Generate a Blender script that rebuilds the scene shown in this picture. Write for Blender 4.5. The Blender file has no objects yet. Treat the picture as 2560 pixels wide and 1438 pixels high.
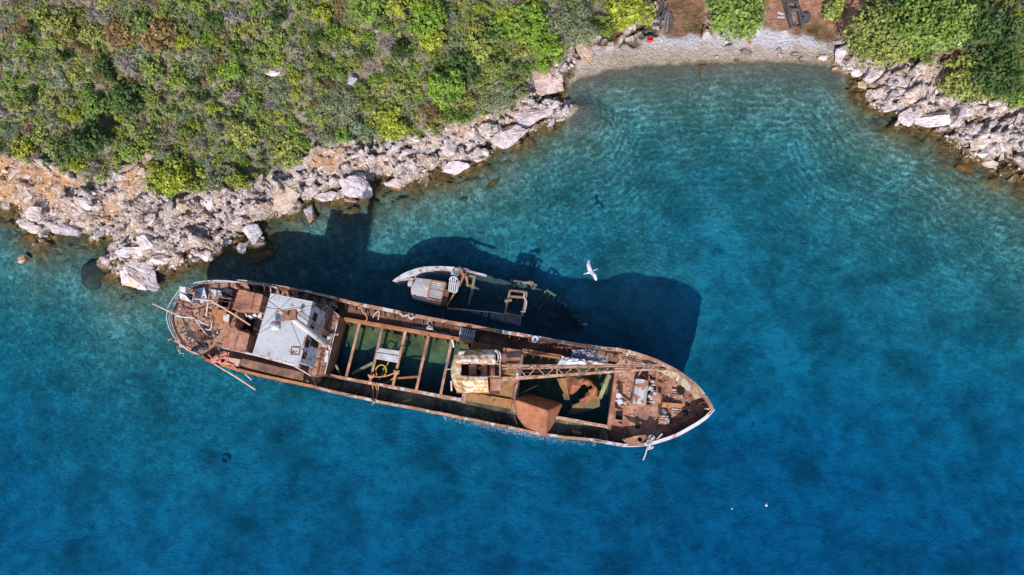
import bpy, bmesh, math, random
import numpy as np
from mathutils import Vector, Matrix, Euler
random.seed(7)
RNG = np.random.default_rng(11)
scene = bpy.context.scene
COL = scene.collection

# ------------------------------------------------------------------ camera
CAM_H, TILT = 50.0, math.radians(12.0)
CAM = Vector((0, -CAM_H * math.tan(TILT), CAM_H))
cam_d = bpy.data.cameras.new("camera")
cam_d.sensor_width = 36; cam_d.lens = 24; cam_d.clip_end = 2000; cam_d.clip_start = 0.5
cam_o = bpy.data.objects.new("camera", cam_d); COL.objects.link(cam_o)
cam_o.location = CAM; cam_o.rotation_euler = (TILT, 0, 0)
scene.camera = cam_o
# ------------------------------------------------------------------ sky and sun
SUN_EL = math.radians(40)
SUN_TO = Vector((0.20 * math.cos(SUN_EL), 0.98 * math.cos(SUN_EL), -math.sin(SUN_EL)))   # the way the light travels
world = bpy.data.worlds.new("World"); scene.world = world; world.use_nodes = True
wn = world.node_tree.nodes; wl = world.node_tree.links
sky = wn.new("ShaderNodeTexSky"); sky.sky_type = 'NISHITA'; sky.sun_disc = False
sky.sun_elevation = SUN_EL; sky.sun_rotation = math.radians(191.5)
bg = wn["Background"]; bg.inputs[1].default_value = 0.15
wl.new(sky.outputs[0], bg.inputs[0])
sun_d = bpy.data.lights.new("sun", 'SUN'); sun_d.energy = 4.5; sun_d.angle = math.radians(0.8)
sun_d.color = (1.0, 0.955, 0.88)
sun_o = bpy.data.objects.new("sun", sun_d); COL.objects.link(sun_o)
sun_o.rotation_euler = SUN_TO.to_track_quat('-Z', 'Y').to_euler()
sun_o.location = (-10, -30, 60)
scene.view_settings.view_transform = 'Standard'; scene.view_settings.look = 'None'
scene.view_settings.gamma = 1.0; scene.view_settings.exposure = 0.33
scene.render.engine = 'CYCLES'
scene.cycles.transparent_max_bounces = 12
scene.cycles.max_bounces = 6

# ------------------------------------------------------------------ pixel -> place
FPX = 24 / 36 * 2560
CT, ST = math.cos(TILT), math.sin(TILT)
def at(px, py, z=0.0):
    dx, dy = (px - 1280) / FPX, -(py - 719) / FPX
    d = Vector((dx, dy * CT + ST, dy * ST - CT))
    k = (z - CAM_H) / d.z
    return Vector((CAM.x + d.x * k, CAM.y + d.y * k, z))
def to_px(x, y, z):
    """photo pixel of a place (arrays)"""
    rx, ry, rz = x - CAM.x, y - CAM.y, z - CAM.z
    cy = ry * CT + rz * ST; cz = -ry * ST + rz * CT
    return 1280 + FPX * rx / -cz, 719 - FPX * cy / -cz

# ------------------------------------------------------------------ noise
def _h(ix, iy, s):
    n = (ix.astype(np.int64) * 374761393 + iy.astype(np.int64) * 668265263 + s * 974634777) & 0x7fffffff
    n = (n ^ (n >> 13)) * 1274126177 & 0x7fffffff
    n = (n ^ (n >> 16)) * 668265263 & 0x7fffffff
    return ((n ^ (n >> 15)) & 0xffff) / 65535.0
def vnoise(x, y, s=0):
    ix, iy = np.floor(x), np.floor(y); fx, fy = x - ix, y - iy
    fx = fx * fx * (3 - 2 * fx); fy = fy * fy * (3 - 2 * fy)
    a, b, c, d = _h(ix, iy, s), _h(ix + 1, iy, s), _h(ix, iy + 1, s), _h(ix + 1, iy + 1, s)
    return (a * (1 - fx) + b * fx) * (1 - fy) + (c * (1 - fx) + d * fx) * fy
def fbm(x, y, s=0, o=4):
    t = 0; a = 0.5
    for k in range(o):
        t = t + a * (vnoise(x, y, s + k * 17) - 0.5); x = x * 2.03; y = y * 2.03; a *= 0.5
    return t
def cells(x, y, s=0):
    """jittered cells: distance to nearest, gap to second, id random, offset from the centre"""
    ix, iy = np.floor(x), np.floor(y)
    f1 = np.full(x.shape, 9.0); f2 = f1.copy(); rid = np.zeros(x.shape); ox = rid.copy(); oy = rid.copy()
    for a in (-1, 0, 1):
        for b in (-1, 0, 1):
            jx, jy = ix + a, iy + b
            cx = jx + 0.1 + 0.8 * _h(jx, jy, s); cy = jy + 0.1 + 0.8 * _h(jx, jy, s + 5)
            d = np.hypot(x - cx, y - cy); m = d < f1
            f2 = np.where(m, f1, np.minimum(f2, d)); f1 = np.where(m, d, f1)
            rid = np.where(m, _h(jx, jy, s + 9), rid); ox = np.where(m, x - cx, ox); oy = np.where(m, y - cy, oy)
    return f1, f2 - f1, rid, ox, oy
def sstep(a, b, x):
    t = np.clip((x - a) / (b - a), 0, 1); return t * t * (3 - 2 * t)
def in_poly(x, y, poly):
    r = np.zeros(np.shape(x), bool); n = len(poly)
    for i in range(n):
        (x0, y0), (x1, y1) = poly[i], poly[(i + 1) % n]
        if y0 == y1: continue
        c = ((y0 > y) != (y1 > y)) & (x < (x1 - x0) * (y - y0) / (y1 - y0) + x0)
        r ^= c
    return r
def poly_dist(x, y, pl, closed=False):
    d = np.full(np.shape(x), 1e9)
    n = len(pl)
    for i in range(n if closed else n - 1):
        (x0, y0), (x1, y1) = pl[i], pl[(i + 1) % n]
        vx, vy = x1 - x0, y1 - y0; L = vx * vx + vy * vy + 1e-12
        t = np.clip(((x - x0) * vx + (y - y0) * vy) / L, 0, 1)
        d = np.minimum(d, (x - x0 - t * vx) ** 2 + (y - y0 - t * vy) ** 2)
    return np.sqrt(d)

# ------------------------------------------------------------------ materials
def nt(m):
    m.use_nodes = True; return m.node_tree.nodes, m.node_tree.links
def ramp(N, stops, interp='LINEAR'):
    r = N.new("ShaderNodeValToRGB"); r.color_ramp.interpolation = interp
    e = r.color_ramp.elements
    while len(e) < len(stops): e.new(0.5)
    for el, (p, c) in zip(e, stops):
        el.position = p; el.color = tuple(c) + (1,) if len(c) == 3 else c
    return r
def tex_noise(N, L, vec, scale, detail=5, rough=0.6, dist=0.0):
    t = N.new("ShaderNodeTexNoise"); t.inputs['Scale'].default_value = scale
    t.inputs['Detail'].default_value = detail; t.inputs['Roughness'].default_value = rough
    t.inputs['Distortion'].default_value = dist
    if vec is not None: L.new(vec, t.inputs['Vector'])
    return t
def mix(N, L, fac, a, b, mode='MIX'):
    m = N.new("ShaderNodeMix"); m.data_type = 'RGBA'; m.blend_type = mode
    for s, v in ((m.inputs[0], fac), (m.inputs[6], a), (m.inputs[7], b)):
        if hasattr(v, 'is_linked'): L.new(v, s)
        elif isinstance(v, (int, float)): s.default_value = v
        else: s.default_value = tuple(v) + (1,)
    return m.outputs[2]
def math_n(N, L, op, a, b=None, clamp=False):
    m = N.new("ShaderNodeMath"); m.operation = op; m.use_clamp = clamp
    for s, v in ((m.inputs[0], a), (m.inputs[1], b)):
        if v is None: continue
        if hasattr(v, 'is_linked'): L.new(v, s)
        else: s.default_value = v
    return m.outputs[0]
def patch_fac(N, L, vec, scale, thr, soft=0.06, detail=6):
    t = tex_noise(N, L, vec, scale, detail, 0.65)
    r = ramp(N, [(max(0, thr - soft), (0, 0, 0)), (min(1, thr + soft), (1, 1, 1))])
    L.new(t.outputs[0], r.inputs[0]); return r.outputs[0]
def bump(N, L, h, strength, dist, b):
    bp = N.new("ShaderNodeBump"); bp.inputs['Strength'].default_value = strength
    bp.inputs['Distance'].default_value = dist
    L.new(h, bp.inputs['Height']); L.new(bp.outputs[0], b.inputs['Normal'])
def worn(name, stops, scale=1.5, patches=(), rough=0.75, bmp=0.3, bdist=0.03, obj_coords=False, stretch=None, tint=False, metal=0.0):
    """a weathered surface: a noise ramp with irregular patches laid over it"""
    m = bpy.data.materials.new(name); N, L = nt(m); b = N["Principled BSDF"]
    if obj_coords:
        vec = N.new("ShaderNodeTexCoord").outputs['Object']
    else:
        vec = N.new("ShaderNodeNewGeometry").outputs['Position']
    if stretch:
        mp = N.new("ShaderNodeMapping"); L.new(vec, mp.inputs[0]); mp.inputs['Scale'].default_value = stretch[0]
        mp.inputs['Rotation'].default_value = (0, 0, stretch[1]); vec = mp.outputs[0]
    if obj_coords:
        oi = N.new("ShaderNodeObjectInfo"); ad = N.new("ShaderNodeVectorMath"); ad.operation = 'MULTIPLY_ADD'
        ad.inputs[1].default_value = (1, 1, 1); L.new(vec, ad.inputs[0])
        cb = N.new("ShaderNodeCombineXYZ")
        L.new(math_n(N, L, 'MULTIPLY', oi.outputs['Random'], 37.0), cb.inputs[0]); L.new(math_n(N, L, 'MULTIPLY', oi.outputs['Random'], 91.0), cb.inputs[1])
        L.new(cb.outputs[0], ad.inputs[2]); vec = ad.outputs[0]
    t = tex_noise(N, L, vec, scale, 8, 0.65)
    r = ramp(N, stops); L.new(t.outputs[0], r.inputs[0]); c = r.outputs[0]
    for (pc, ps, thr, soft) in patches:
        c = mix(N, L, patch_fac(N, L, vec, ps, thr, soft), c, pc)
    if tint:
        oi2 = N.new("ShaderNodeObjectInfo"); c = mix(N, L, 1.0, c, oi2.outputs['Color'], 'MULTIPLY')
    L.new(c, b.inputs['Base Color']); b.inputs['Roughness'].default_value = rough
    b.inputs['Specular IOR Level'].default_value = 0.25; b.inputs['Metallic'].default_value = metal
    if bmp:
        t2 = tex_noise(N, L, vec, scale * 5, 5, 0.6); bump(N, L, t2.outputs[0], bmp, bdist, b)
    return m

RUST_D = (0.06, 0.028, 0.022); RUST_B = (0.20, 0.085, 0.058); RUST_O = (0.34, 0.14, 0.06); RUST_P = (0.42, 0.25, 0.20)
PALE = (0.46, 0.42, 0.43)
M = {}
M['rust_deck'] = worn("rusty_deck", [(0.25, RUST_D), (0.42, RUST_B), (0.55, (0.31, 0.155, 0.11)), (0.72, RUST_P)], 0.9,
                      [((0.10, 0.085, 0.085), 0.5, 0.60, 0.05), ((0.40, 0.30, 0.26), 2.6, 0.66, 0.03), ((0.03, 0.02, 0.02), 1.3, 0.66, 0.04)])
M['poop_deck'] = worn("worn_poop_deck", [(0.28, (0.12, 0.05, 0.04)), (0.42, (0.27, 0.13, 0.095)), (0.55, (0.38, 0.235, 0.18)), (0.75, (0.46, 0.36, 0.29))], 1.3,
    [((0.36, 0.27, 0.19), 0.5, 0.55, 0.14), ((0.17, 0.065, 0.045), 0.9, 0.56, 0.12), ((0.05, 0.04, 0.04), 1.6, 0.66, 0.07), ((0.44, 0.40, 0.40), 3.0, 0.66, 0.02)])
M['rust_dark'] = worn("dark_rust_plate", [(0.3, (0.035, 0.02, 0.016)), (0.5, (0.10, 0.05, 0.036)), (0.7, (0.22, 0.11, 0.075))], 1.2,
    [((0.28, 0.13, 0.085), 2.2, 0.64, 0.03)])
M['casing'] = worn("mottled_red_rust", [(0.28, (0.16, 0.06, 0.04)), (0.45, (0.30, 0.125, 0.08)), (0.6, (0.40, 0.20, 0.14)), (0.78, (0.50, 0.30, 0.23))], 2.2,
    [((0.12, 0.05, 0.035), 1.1, 0.58, 0.06), ((0.45, 0.34, 0.31), 4.0, 0.66, 0.03)])
M['boom_paint'] = worn("pinkish_rusted_boom", [(0.3, (0.30, 0.16, 0.11)), (0.55, (0.46, 0.29, 0.23)), (0.75, (0.54, 0.40, 0.36))], 2.0,
    [((0.24, 0.10, 0.055), 2.4, 0.53, 0.05)])
M['mast_paint'] = worn("cream_mast_paint", [(0.3, (0.45, 0.42, 0.40)), (0.7, (0.51, 0.49, 0.50))], 1.2,
    [((0.38, 0.21, 0.10), 1.3, 0.60, 0.05), ((0.20, 0.09, 0.05), 2.6, 0.64, 0.03)])
M['hold_silt'] = worn("olive_silted_floor", [(0.3, (0.09, 0.05, 0.018)), (0.55, (0.19, 0.10, 0.028)), (0.75, (0.30, 0.17, 0.06))], 0.9)
M['rust_orange'] = worn("orange_rust", [(0.25, (0.16, 0.06, 0.03)), (0.5, (0.34, 0.14, 0.06)), (0.75, (0.46, 0.24, 0.14))], 1.6,
                        [((0.10, 0.04, 0.025), 2.4, 0.62, 0.03)])
M['rust_rail'] = worn("flaking_rail", [(0.25, (0.16, 0.07, 0.045)), (0.5, (0.34, 0.17, 0.10)), (0.75, (0.48, 0.32, 0.26))], 1.1,
                      [(PALE, 1.7, 0.56, 0.02), ((0.09, 0.04, 0.03), 2.6, 0.64, 0.02)])
M['white_rail'] = worn("pale_rail_paint", [(0.3, (0.40, 0.38, 0.41)), (0.7, (0.52, 0.50, 0.54))], 2,
                       [((0.28, 0.13, 0.085), 1.5, 0.57, 0.03)])
M['hull'] = worn("hull_plating", [(0.3, (0.035, 0.018, 0.016)), (0.5, (0.10, 0.045, 0.03)), (0.7, (0.2, 0.1, 0.07))], 0.7,
                 [((0.32, 0.29, 0.29), 0.9, 0.63, 0.02)])
M['white_roof'] = worn("white_roof_sheet", [(0.3, (0.385, 0.39, 0.425)), (0.7, (0.45, 0.455, 0.485))], 1.2,
                       [((0.31, 0.305, 0.33), 0.6, 0.56, 0.10), ((0.24, 0.175, 0.155), 1.5, 0.635, 0.05), ((0.30, 0.20, 0.15), 3.2, 0.67, 0.03)], rough=0.5, bmp=0.1)
M['white_paint'] = worn("flaking_white_paint", [(0.3, (0.36, 0.34, 0.37)), (0.7, (0.50, 0.48, 0.52))], 2,
                        [((0.27, 0.12, 0.07), 1.8, 0.545, 0.03), ((0.12, 0.06, 0.05), 3.5, 0.66, 0.02)])
M['blue_white'] = worn("grey_blue_paint", [(0.3, (0.32, 0.36, 0.44)), (0.7, (0.52, 0.56, 0.64))], 2,
                       [((0.20, 0.10, 0.07), 2.2, 0.56, 0.03), ((0.1, 0.07, 0.06), 4.0, 0.64, 0.03)])
M['crane_paint'] = worn("ochre_flaked_crane_paint", [(0.3, (0.50, 0.43, 0.33)), (0.6, (0.57, 0.51, 0.44))], 1.2,
                        [((0.42, 0.20, 0.055), 3.0, 0.49, 0.06), ((0.20, 0.08, 0.03), 4.5, 0.62, 0.03)])
M['crane_paint2'] = worn("streaked_crane_paint", [(0.3, (0.44, 0.40, 0.39)), (0.6, (0.52, 0.49, 0.49))], 1.4,
                         [((0.30, 0.13, 0.055), 3.4, 0.51, 0.04), ((0.40, 0.21, 0.07), 2.2, 0.56, 0.05)])
M['hopper'] = worn("even_orange_rust", [(0.28, (0.17, 0.06, 0.03)), (0.5, (0.26, 0.10, 0.05)), (0.75, (0.33, 0.145, 0.08))], 1.3,
                   [((0.31, 0.105, 0.04), 1.6, 0.58, 0.08), ((0.12, 0.045, 0.03), 0.9, 0.58, 0.08), ((0.42, 0.24, 0.16), 3.2, 0.66, 0.04)], bmp=0.35, stretch=((1, 1, 0.35), 0.3))
M['ochre_plate'] = worn("ochre_rust_plate", [(0.25, (0.11, 0.06, 0.028)), (0.5, (0.22, 0.115, 0.045)), (0.8, (0.33, 0.165, 0.07))], 2.0,
                        [((0.34, 0.11, 0.03), 1.6, 0.62, 0.03), ((0.06, 0.045, 0.025), 2.6, 0.62, 0.03)])
M['algae'] = worn("algae_covered_steel", [(0.25, (0.06, 0.055, 0.025)), (0.5, (0.14, 0.12, 0.065)), (0.75, (0.30, 0.27, 0.17))], 1.3,
                  [((0.34, 0.31, 0.23), 0.7, 0.60, 0.06), ((0.03, 0.022, 0.017), 0.6, 0.52, 0.08)])
M['yellow_peel'] = worn("peeling_yellow_paint", [(0.3, (0.28, 0.21, 0.09)), (0.6, (0.36, 0.32, 0.21))], 1.5,
    [((0.25, 0.31, 0.36), 0.8, 0.52, 0.03), ((0.24, 0.11, 0.065), 1.6, 0.53, 0.04), ((0.1, 0.05, 0.035), 3.0, 0.62, 0.03)])
M['grey_wood'] = worn("weathered_grey_wood", [(0.3, (0.24, 0.22, 0.23)), (0.55, (0.42, 0.40, 0.43)), (0.75, (0.56, 0.54, 0.57))], 2.0,
                      [((0.10, 0.085, 0.08), 3.0, 0.66, 0.02)])
M['dark_wood'] = worn("tarred_dark_timber", [(0.3, (0.03, 0.026, 0.028)), (0.6, (0.09, 0.08, 0.085)), (0.8, (0.2, 0.18, 0.18))], 2.0, obj_coords=True)
M['brown_wood'] = worn("old_brown_timber", [(0.3, (0.12, 0.07, 0.045)), (0.6, (0.28, 0.17, 0.11)), (0.8, (0.4, 0.27, 0.19))], 2.0)
M['green_wood'] = worn("slimy_green_timber", [(0.3, (0.12, 0.11, 0.06)), (0.6, (0.27, 0.25, 0.14)), (0.8, (0.42, 0.39, 0.26))], 1.6)
M['boat_white'] = worn("chalky_boat_paint", [(0.3, (0.36, 0.34, 0.39)), (0.7, (0.50, 0.48, 0.54))], 2.0,
                       [((0.27, 0.24, 0.27), 2.2, 0.53, 0.06), ((0.22, 0.10, 0.07), 2.0, 0.60, 0.03)])
M['boat_roof'] = worn("pale_grey_cabin_roof", [(0.3, (0.29, 0.26, 0.28)), (0.7, (0.38, 0.345, 0.37))], 1.5,
                      [((0.50, 0.47, 0.50), 1.6, 0.60, 0.02)])
M['white'] = worn("white_plastic", [(0.3, (0.46, 0.46, 0.50)), (0.7, (0.54, 0.54, 0.58))], 3, rough=0.45, bmp=0)
M['rope_orange'] = worn("orange_rope", [(0.3, (0.38, 0.15, 0.05)), (0.7, (0.5, 0.25, 0.11))], 6)
M['rope_pink'] = worn("salmon_net_rope", [(0.3, (0.42, 0.14, 0.10)), (0.7, (0.58, 0.25, 0.19))], 6)
M['rope_pale'] = worn("pale_rope", [(0.3, (0.28, 0.26, 0.26)), (0.7, (0.46, 0.44, 0.46))], 6)
M['hold_mud'] = worn("silted_hold_floor", [(0.3, (0.045, 0.05, 0.045)), (0.55, (0.09, 0.10, 0.085)), (0.75, (0.15, 0.16, 0.12))], 0.9)
M['hose_yellow'] = worn("yellow_hose", [(0.3, (0.32, 0.2, 0.02)), (0.7, (0.44, 0.30, 0.05))], 4)
M['cable'] = worn("dark_cable", [(0.3, (0.05, 0.035, 0.03)), (0.7, (0.13, 0.08, 0.06))], 6)
M['pole'] = worn("pale_rusty_pole", [(0.3, (0.42, 0.26, 0.19)), (0.7, (0.58, 0.44, 0.37))], 2.5)
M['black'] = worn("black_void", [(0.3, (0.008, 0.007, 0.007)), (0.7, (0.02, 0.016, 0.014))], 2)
M['net_dark'] = worn("dark_net", [(0.3, (0.02, 0.02, 0.028)), (0.7, (0.06, 0.058, 0.07))], 5)
M['tarp'] = worn("white_blue_tarpaulin", [(0.3, (0.40, 0.45, 0.54)), (0.7, (0.54, 0.57, 0.62))], 2, [((0.16, 0.22, 0.36), 1.0, 0.62, 0.05)], rough=0.5)
M['tarp_grey'] = worn("grey_blue_tarpaulin", [(0.3, (0.13, 0.14, 0.20)), (0.7, (0.30, 0.31, 0.40))], 3, [((0.5, 0.5, 0.56), 3, 0.66, 0.03)])
M['red'] = worn("red_plastic", [(0.3, (0.45, 0.02, 0.02)), (0.7, (0.55, 0.04, 0.03))], 3, rough=0.4, bmp=0)
M['blue_pallet'] = worn("blue_grey_pallet_wood", [(0.3, (0.26, 0.30, 0.36)), (0.7, (0.42, 0.47, 0.54))], 3)

# ------------------------------------------------------------------ mesh helpers
ORIGIN = {}
class MB:
    def __init__(s): s.v = []; s.f = []
    def add(s, vs, fs):
        o = len(s.v); s.v += [Vector(p) for p in vs]; s.f += [tuple(i + o for i in f) for f in fs]; return s
    def hexa(s, b, t):
        """solid between two 4-corner rings"""
        return s.add(list(b) + list(t), [(3, 2, 1, 0), (4, 5, 6, 7), (0, 1, 5, 4), (1, 2, 6, 5), (2, 3, 7, 6), (3, 0, 4, 7)])
    def prism(s, top, h, down=None, shrink=0.0):
        """polygon extruded straight down by h"""
        top = [Vector(p) for p in top]; n = len(top)
        d = Vector((0, 0, -h)) if down is None else down
        if sum((top[i].x * top[(i + 1) % n].y - top[(i + 1) % n].x * top[i].y) for i in range(n)) < 0: top = top[::-1]
        bot = [p + d for p in top]
        return s.add(top + bot, [tuple(range(n)), tuple(range(2 * n - 1, n - 1, -1))] + [(i, n + i, n + (i + 1) % n, (i + 1) % n) for i in range(n)])
    def bar(s, a, b, w, h, up=Vector((0, 0, 1))):
        a, b = Vector(a), Vector(b); d = (b - a).normalized()
        sd = d.cross(up)
        sd = sd.normalized() if sd.length > 1e-4 else Vector((1, 0, 0)); u = sd.cross(d).normalized()
        sd *= w / 2; u *= h / 2
        r = lambda p: [p - sd - u, p + sd - u, p + sd + u, p - sd + u]
        return s.hexa(r(a), r(b)) if False else s.add(r(a) + r(b), [(0, 1, 2, 3), (7, 6, 5, 4), (0, 4, 5, 1), (1, 5, 6, 2), (2, 6, 7, 3), (3, 7, 4, 0)])
    def tube(s, pts, r, n=6, closed=False):
        pts = [Vector(p) for p in pts]; k = len(pts); o = len(s.v)
        rr = r if isinstance(r, (list, tuple)) else [r] * k
        for i, p in enumerate(pts):
            if closed: d = pts[(i + 1) % k] - pts[i - 1]
            else: d = pts[min(i + 1, k - 1)] - pts[max(i - 1, 0)]
            if d.length < 1e-6: d = Vector((1, 0, 0))
            d.normalize(); a = d.orthogonal() if abs(d.z) > 0.95 else d.cross(Vector((0, 0, 1)))
            a.normalize(); b = d.cross(a)
            for j in range(n):
                t = 2 * math.pi * j / n
                s.v.append(p + (a * math.cos(t) + b * math.sin(t)) * rr[i])
        for i in range(k if closed else k - 1):
            i2 = (i + 1) % k
            for j in range(n):
                j2 = (j + 1) % n; s.f.append((o + i * n + j, o + i2 * n + j, o + i2 * n + j2, o + i * n + j2))
        if not closed:
            s.f.append(tuple(o + j for j in range(n - 1, -1, -1))); s.f.append(tuple(o + (k - 1) * n + j for j in range(n)))
        return s
    def grid(s, rows, closed=False):
        o = len(s.v); m = len(rows[0])
        for r in rows: s.v += [Vector(p) for p in r]
        for i in range(len(rows) - 1):
            for j in range(m if closed else m - 1):
                j2 = (j + 1) % m
                s.f.append((o + i * m + j, o + i * m + j2, o + (i + 1) * m + j2, o + (i + 1) * m + j))
        return s
    def cyl(s, c, r, h, n=16, r2=None, axis=Vector((0, 0, 1)), hollow=0):
        c = Vector(c); ax = Vector(axis).normalized()
        r2 = r if r2 is None else r2
        if hollow:
            a = ax.orthogonal().normalized(); b = ax.cross(a)
            ring = lambda rad, z: [c + ax * z + (a * math.cos(2 * math.pi * j / n) + b * math.sin(2 * math.pi * j / n)) * rad for j in range(n)]
            return s.grid([ring(r, 0), ring(r2, h), ring(r2 * hollow, h), ring(r * hollow, 0), ring(r, 0)], True)
        return s.tube([c, c + ax * h], [r, r2], n)
    def ball(s, c, r, n=8, sc=(1, 1, 1)):
        c = Vector(c); rows = []
        for i in range(n + 1):
            ph = math.pi * i / n
            rows.append([c + Vector((r * sc[0] * math.sin(ph) * math.cos(2 * math.pi * j / (2 * n)), r * sc[1] * math.sin(ph) * math.sin(2 * math.pi * j / (2 * n)), r * sc[2] * math.cos(ph))) for j in range(2 * n)])
        return s.grid(rows, True)
    def build(s, name, mat, parent=None, smooth=False):
        me = bpy.data.meshes.new(name)
        if parent is not None:
            off = ORIGIN[parent.name]; loc = Vector((0, 0, 0))
        else:
            lo = Vector((min(p.x for p in s.v), min(p.y for p in s.v), min(p.z for p in s.v)))
            hi = Vector((max(p.x for p in s.v), max(p.y for p in s.v), max(p.z for p in s.v)))
            off = Vector(((lo.x + hi.x) / 2, (lo.y + hi.y) / 2, lo.z)); loc = off
        me.from_pydata([tuple(p - off) for p in s.v], [], s.f)
        bm = bmesh.new(); bm.from_mesh(me); bmesh.ops.recalc_face_normals(bm, faces=bm.faces); bm.to_mesh(me); bm.free()
        if smooth: me.polygons.foreach_set('use_smooth', [True] * len(me.polygons))
        me.materials.append(M[mat] if isinstance(mat, str) else mat)
        o = bpy.data.objects.new(name, me); COL.objects.link(o); o.location = loc
        if parent is not None: o.parent = parent
        ORIGIN[o.name] = off
        return o
def tag(o, label=None, cat=None, group=None, kind=None):
    if label: o['label'] = label
    if cat: o['category'] = cat
    if group: o['group'] = group
    if kind: o['kind'] = kind
    return o
def thing(name, label, cat, loc, group=None):
    o = bpy.data.objects.new(name, None); COL.objects.link(o); o.location = loc; o.empty_display_size = 0.3
    ORIGIN[o.name] = Vector(loc); return tag(o, label, cat, group)
def resample(pts, n):
    pts = [Vector(p) for p in pts]; L = [0]
    for a, b in zip(pts, pts[1:]): L.append(L[-1] + (b - a).length)
    out = []; j = 0
    for i in range(n):
        t = L[-1] * i / (n - 1)
        while j < len(L) - 2 and L[j + 1] < t: j += 1
        u = (t - L[j]) / max(1e-9, L[j + 1] - L[j]); out.append(pts[j].lerp(pts[j + 1], min(1, max(0, u))))
    return out
def spline(pts, k=6):
    """smooth path through the points"""
    pts = [Vector(p) for p in pts]; out = []
    for i in range(len(pts) - 1):
        p0, p1, p2, p3 = pts[max(0, i - 1)], pts[i], pts[i + 1], pts[min(len(pts) - 1, i + 2)]
        for j in range(k):
            t = j / k
            out.append(0.5 * ((2 * p1) + (p2 - p0) * t + (2 * p0 - 5 * p1 + 4 * p2 - p3) * t * t + (3 * p1 - p0 - 3 * p2 + p3) * t ** 3))
    return out + [pts[-1]]
# ------------------------------------------------------------------ terrain
SHORE_PX = [(-900, 430), (-300, 500), (-100, 520), (0, 528), (40, 548), (70, 590), (105, 612), (140, 606), (165, 572), (215, 588), (272, 600), (262, 662), (298, 708), (345, 700),
            (400, 678), (445, 668), (520, 648), (562, 612), (620, 622), (652, 592), (660, 560), (720, 532), (762, 502), (830, 506), (880, 492), (925, 486), (945, 462), (1000, 470),
            (1085, 442), (1180, 416), (1232, 392), (1290, 352), (1350, 318), (1425, 290), (1444, 268), (1400, 258), (1380, 244), (1400, 226), (1440, 196), (1482, 182), (1530, 172),
            (1600, 164), (1700, 156), (1800, 151), (1900, 149), (2000, 152), (2080, 160), (2125, 190), (2165, 238), (2200, 280), (2250, 302), (2300, 322), (2350, 336), (2385, 372),
            (2445, 396), (2460, 420), (2540, 446), (2610, 474), (2800, 520), (3400, 700)]
SHORE = [tuple(at(x, y)[:2]) for x, y in SHORE_PX]
LAND = SHORE + [(260, SHORE[-1][1]), (260, 260), (-260, 260), (-260, SHORE[0][1])]
SCRUB_L = [(-200, 330), (0, 380), (50, 395), (120, 412), (200, 430), (235, 462), (290, 430), (340, 372), (378, 385), (372, 470), (430, 492), (495, 470), (560, 470), (620, 455), (690, 428), (752, 395), (800, 362), (880, 350),
           (950, 352), (1060, 338), (1150, 300), (1230, 288), (1290, 262), (1318, 215), (1340, 178), (1405, 150), (1440, 112), (1490, 85), (1525, 60), (1560, -30), (1560, -260), (-200, -260)]
SCRUB_R = [(2112, 100), (2145, 62), (2175, 20), (2190, -40), (2190, -260), (2900, -260), (2900, 300), (2560, 268), (2470, 245), (2400, 228), (2372, 190), (2395, 120), (2330, 165), (2250, 142), (2195, 128), (2160, 112)]
BEACH = [(1415, 205), (1478, 118), (1560, 108), (1640, 92), (1700, 88), (1800, 80), (1920, 70), (2020, 88), (2090, 108), (2100, 165), (1900, 175), (1700, 185), (1500, 200)]
RED = [[(1660, 95), (1650, -120), (1780, -120), (1765, 60), (1740, 90)], [(1900, 70), (1895, -140), (2190, -160), (2185, 0), (2130, 70), (2108, 105), (2040, 96), (1960, 75)],
       [(2330, 165), (2355, 128), (2440, 118), (2400, 190), (2350, 200)], [(1500, 90), (1525, 30), (1560, 60), (1545, 110)]]
SOIL = [[(-100, 470), (-100, 395), (60, 400), (150, 440), (200, 470), (150, 510), (60, 500)], [(-100, 500), (-100, 395), (60, 400), (160, 440), (160, 520), (60, 520)], [(240, 520), (300, 440), (380, 370), (400, 400), (370, 470), (325, 520), (260, 560)],
        [(770, 440), (790, 385), (880, 355), (870, 385), (820, 430)], [(1150, 320), (1230, 282), (1240, 295), (1180, 325)], [(1330, 220), (1345, 175), (1390, 180), (1370, 215)], [(1435, 150), (1475, 95), (1492, 108), (1460, 160)]]
def axis(a, b, step, far):
    core = np.arange(a, b + 1e-6, step); out = []; t = step; p = b
    while p < far: t *= 1.28; p += t; out.append(p)
    lo = []; t = step; p = a
    while p > -far: t *= 1.28; p -= t; lo.append(p)
    return np.array(lo[::-1] + list(core) + out)
GX = axis(-53, 53, 0.16, 150); GY = axis(-26, 38, 0.16, 150)
X, Y = np.meshgrid(GX, GY)
def near(pl, x, y, r):      # distance, computed only where it matters
    return poly_dist(x, y, pl)
DS = poly_dist(X, Y, SHORE); LANDM = in_poly(X, Y, LAND)
D = np.where(LANDM, DS, -DS) + 0.5 * fbm(X * 0.9, Y * 0.9, 3, 3)
P0x, P0y = to_px(X, Y, 0 * X)
WB = sstep(1375, 1465, P0x) * (1 - sstep(2085, 2140, P0x))
WR = sstep(2050, 2150, P0x)
dl = np.maximum(D, 0)
h_left = 0.55 * np.minimum(dl, 3.5) + 0.34 * np.clip(dl - 3.5, 0, 14) + 0.15 * np.clip(dl - 17.5, 0, 40)
h_right = 0.36 * np.minimum(dl, 4) + 0.26 * np.clip(dl - 4, 0, 12) + 0.1 * np.clip(dl - 16, 0, 40)
h_beach = 0.10 * np.minimum(dl, 5) + 0.14 * np.clip(dl - 5, 0, 40)
H = h_left * (1 - WR) + h_right * WR
H = H * (1 - WB) + h_beach * WB
H = np.minimum(H, 13)
dw = np.maximum(-D, 0)
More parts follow.
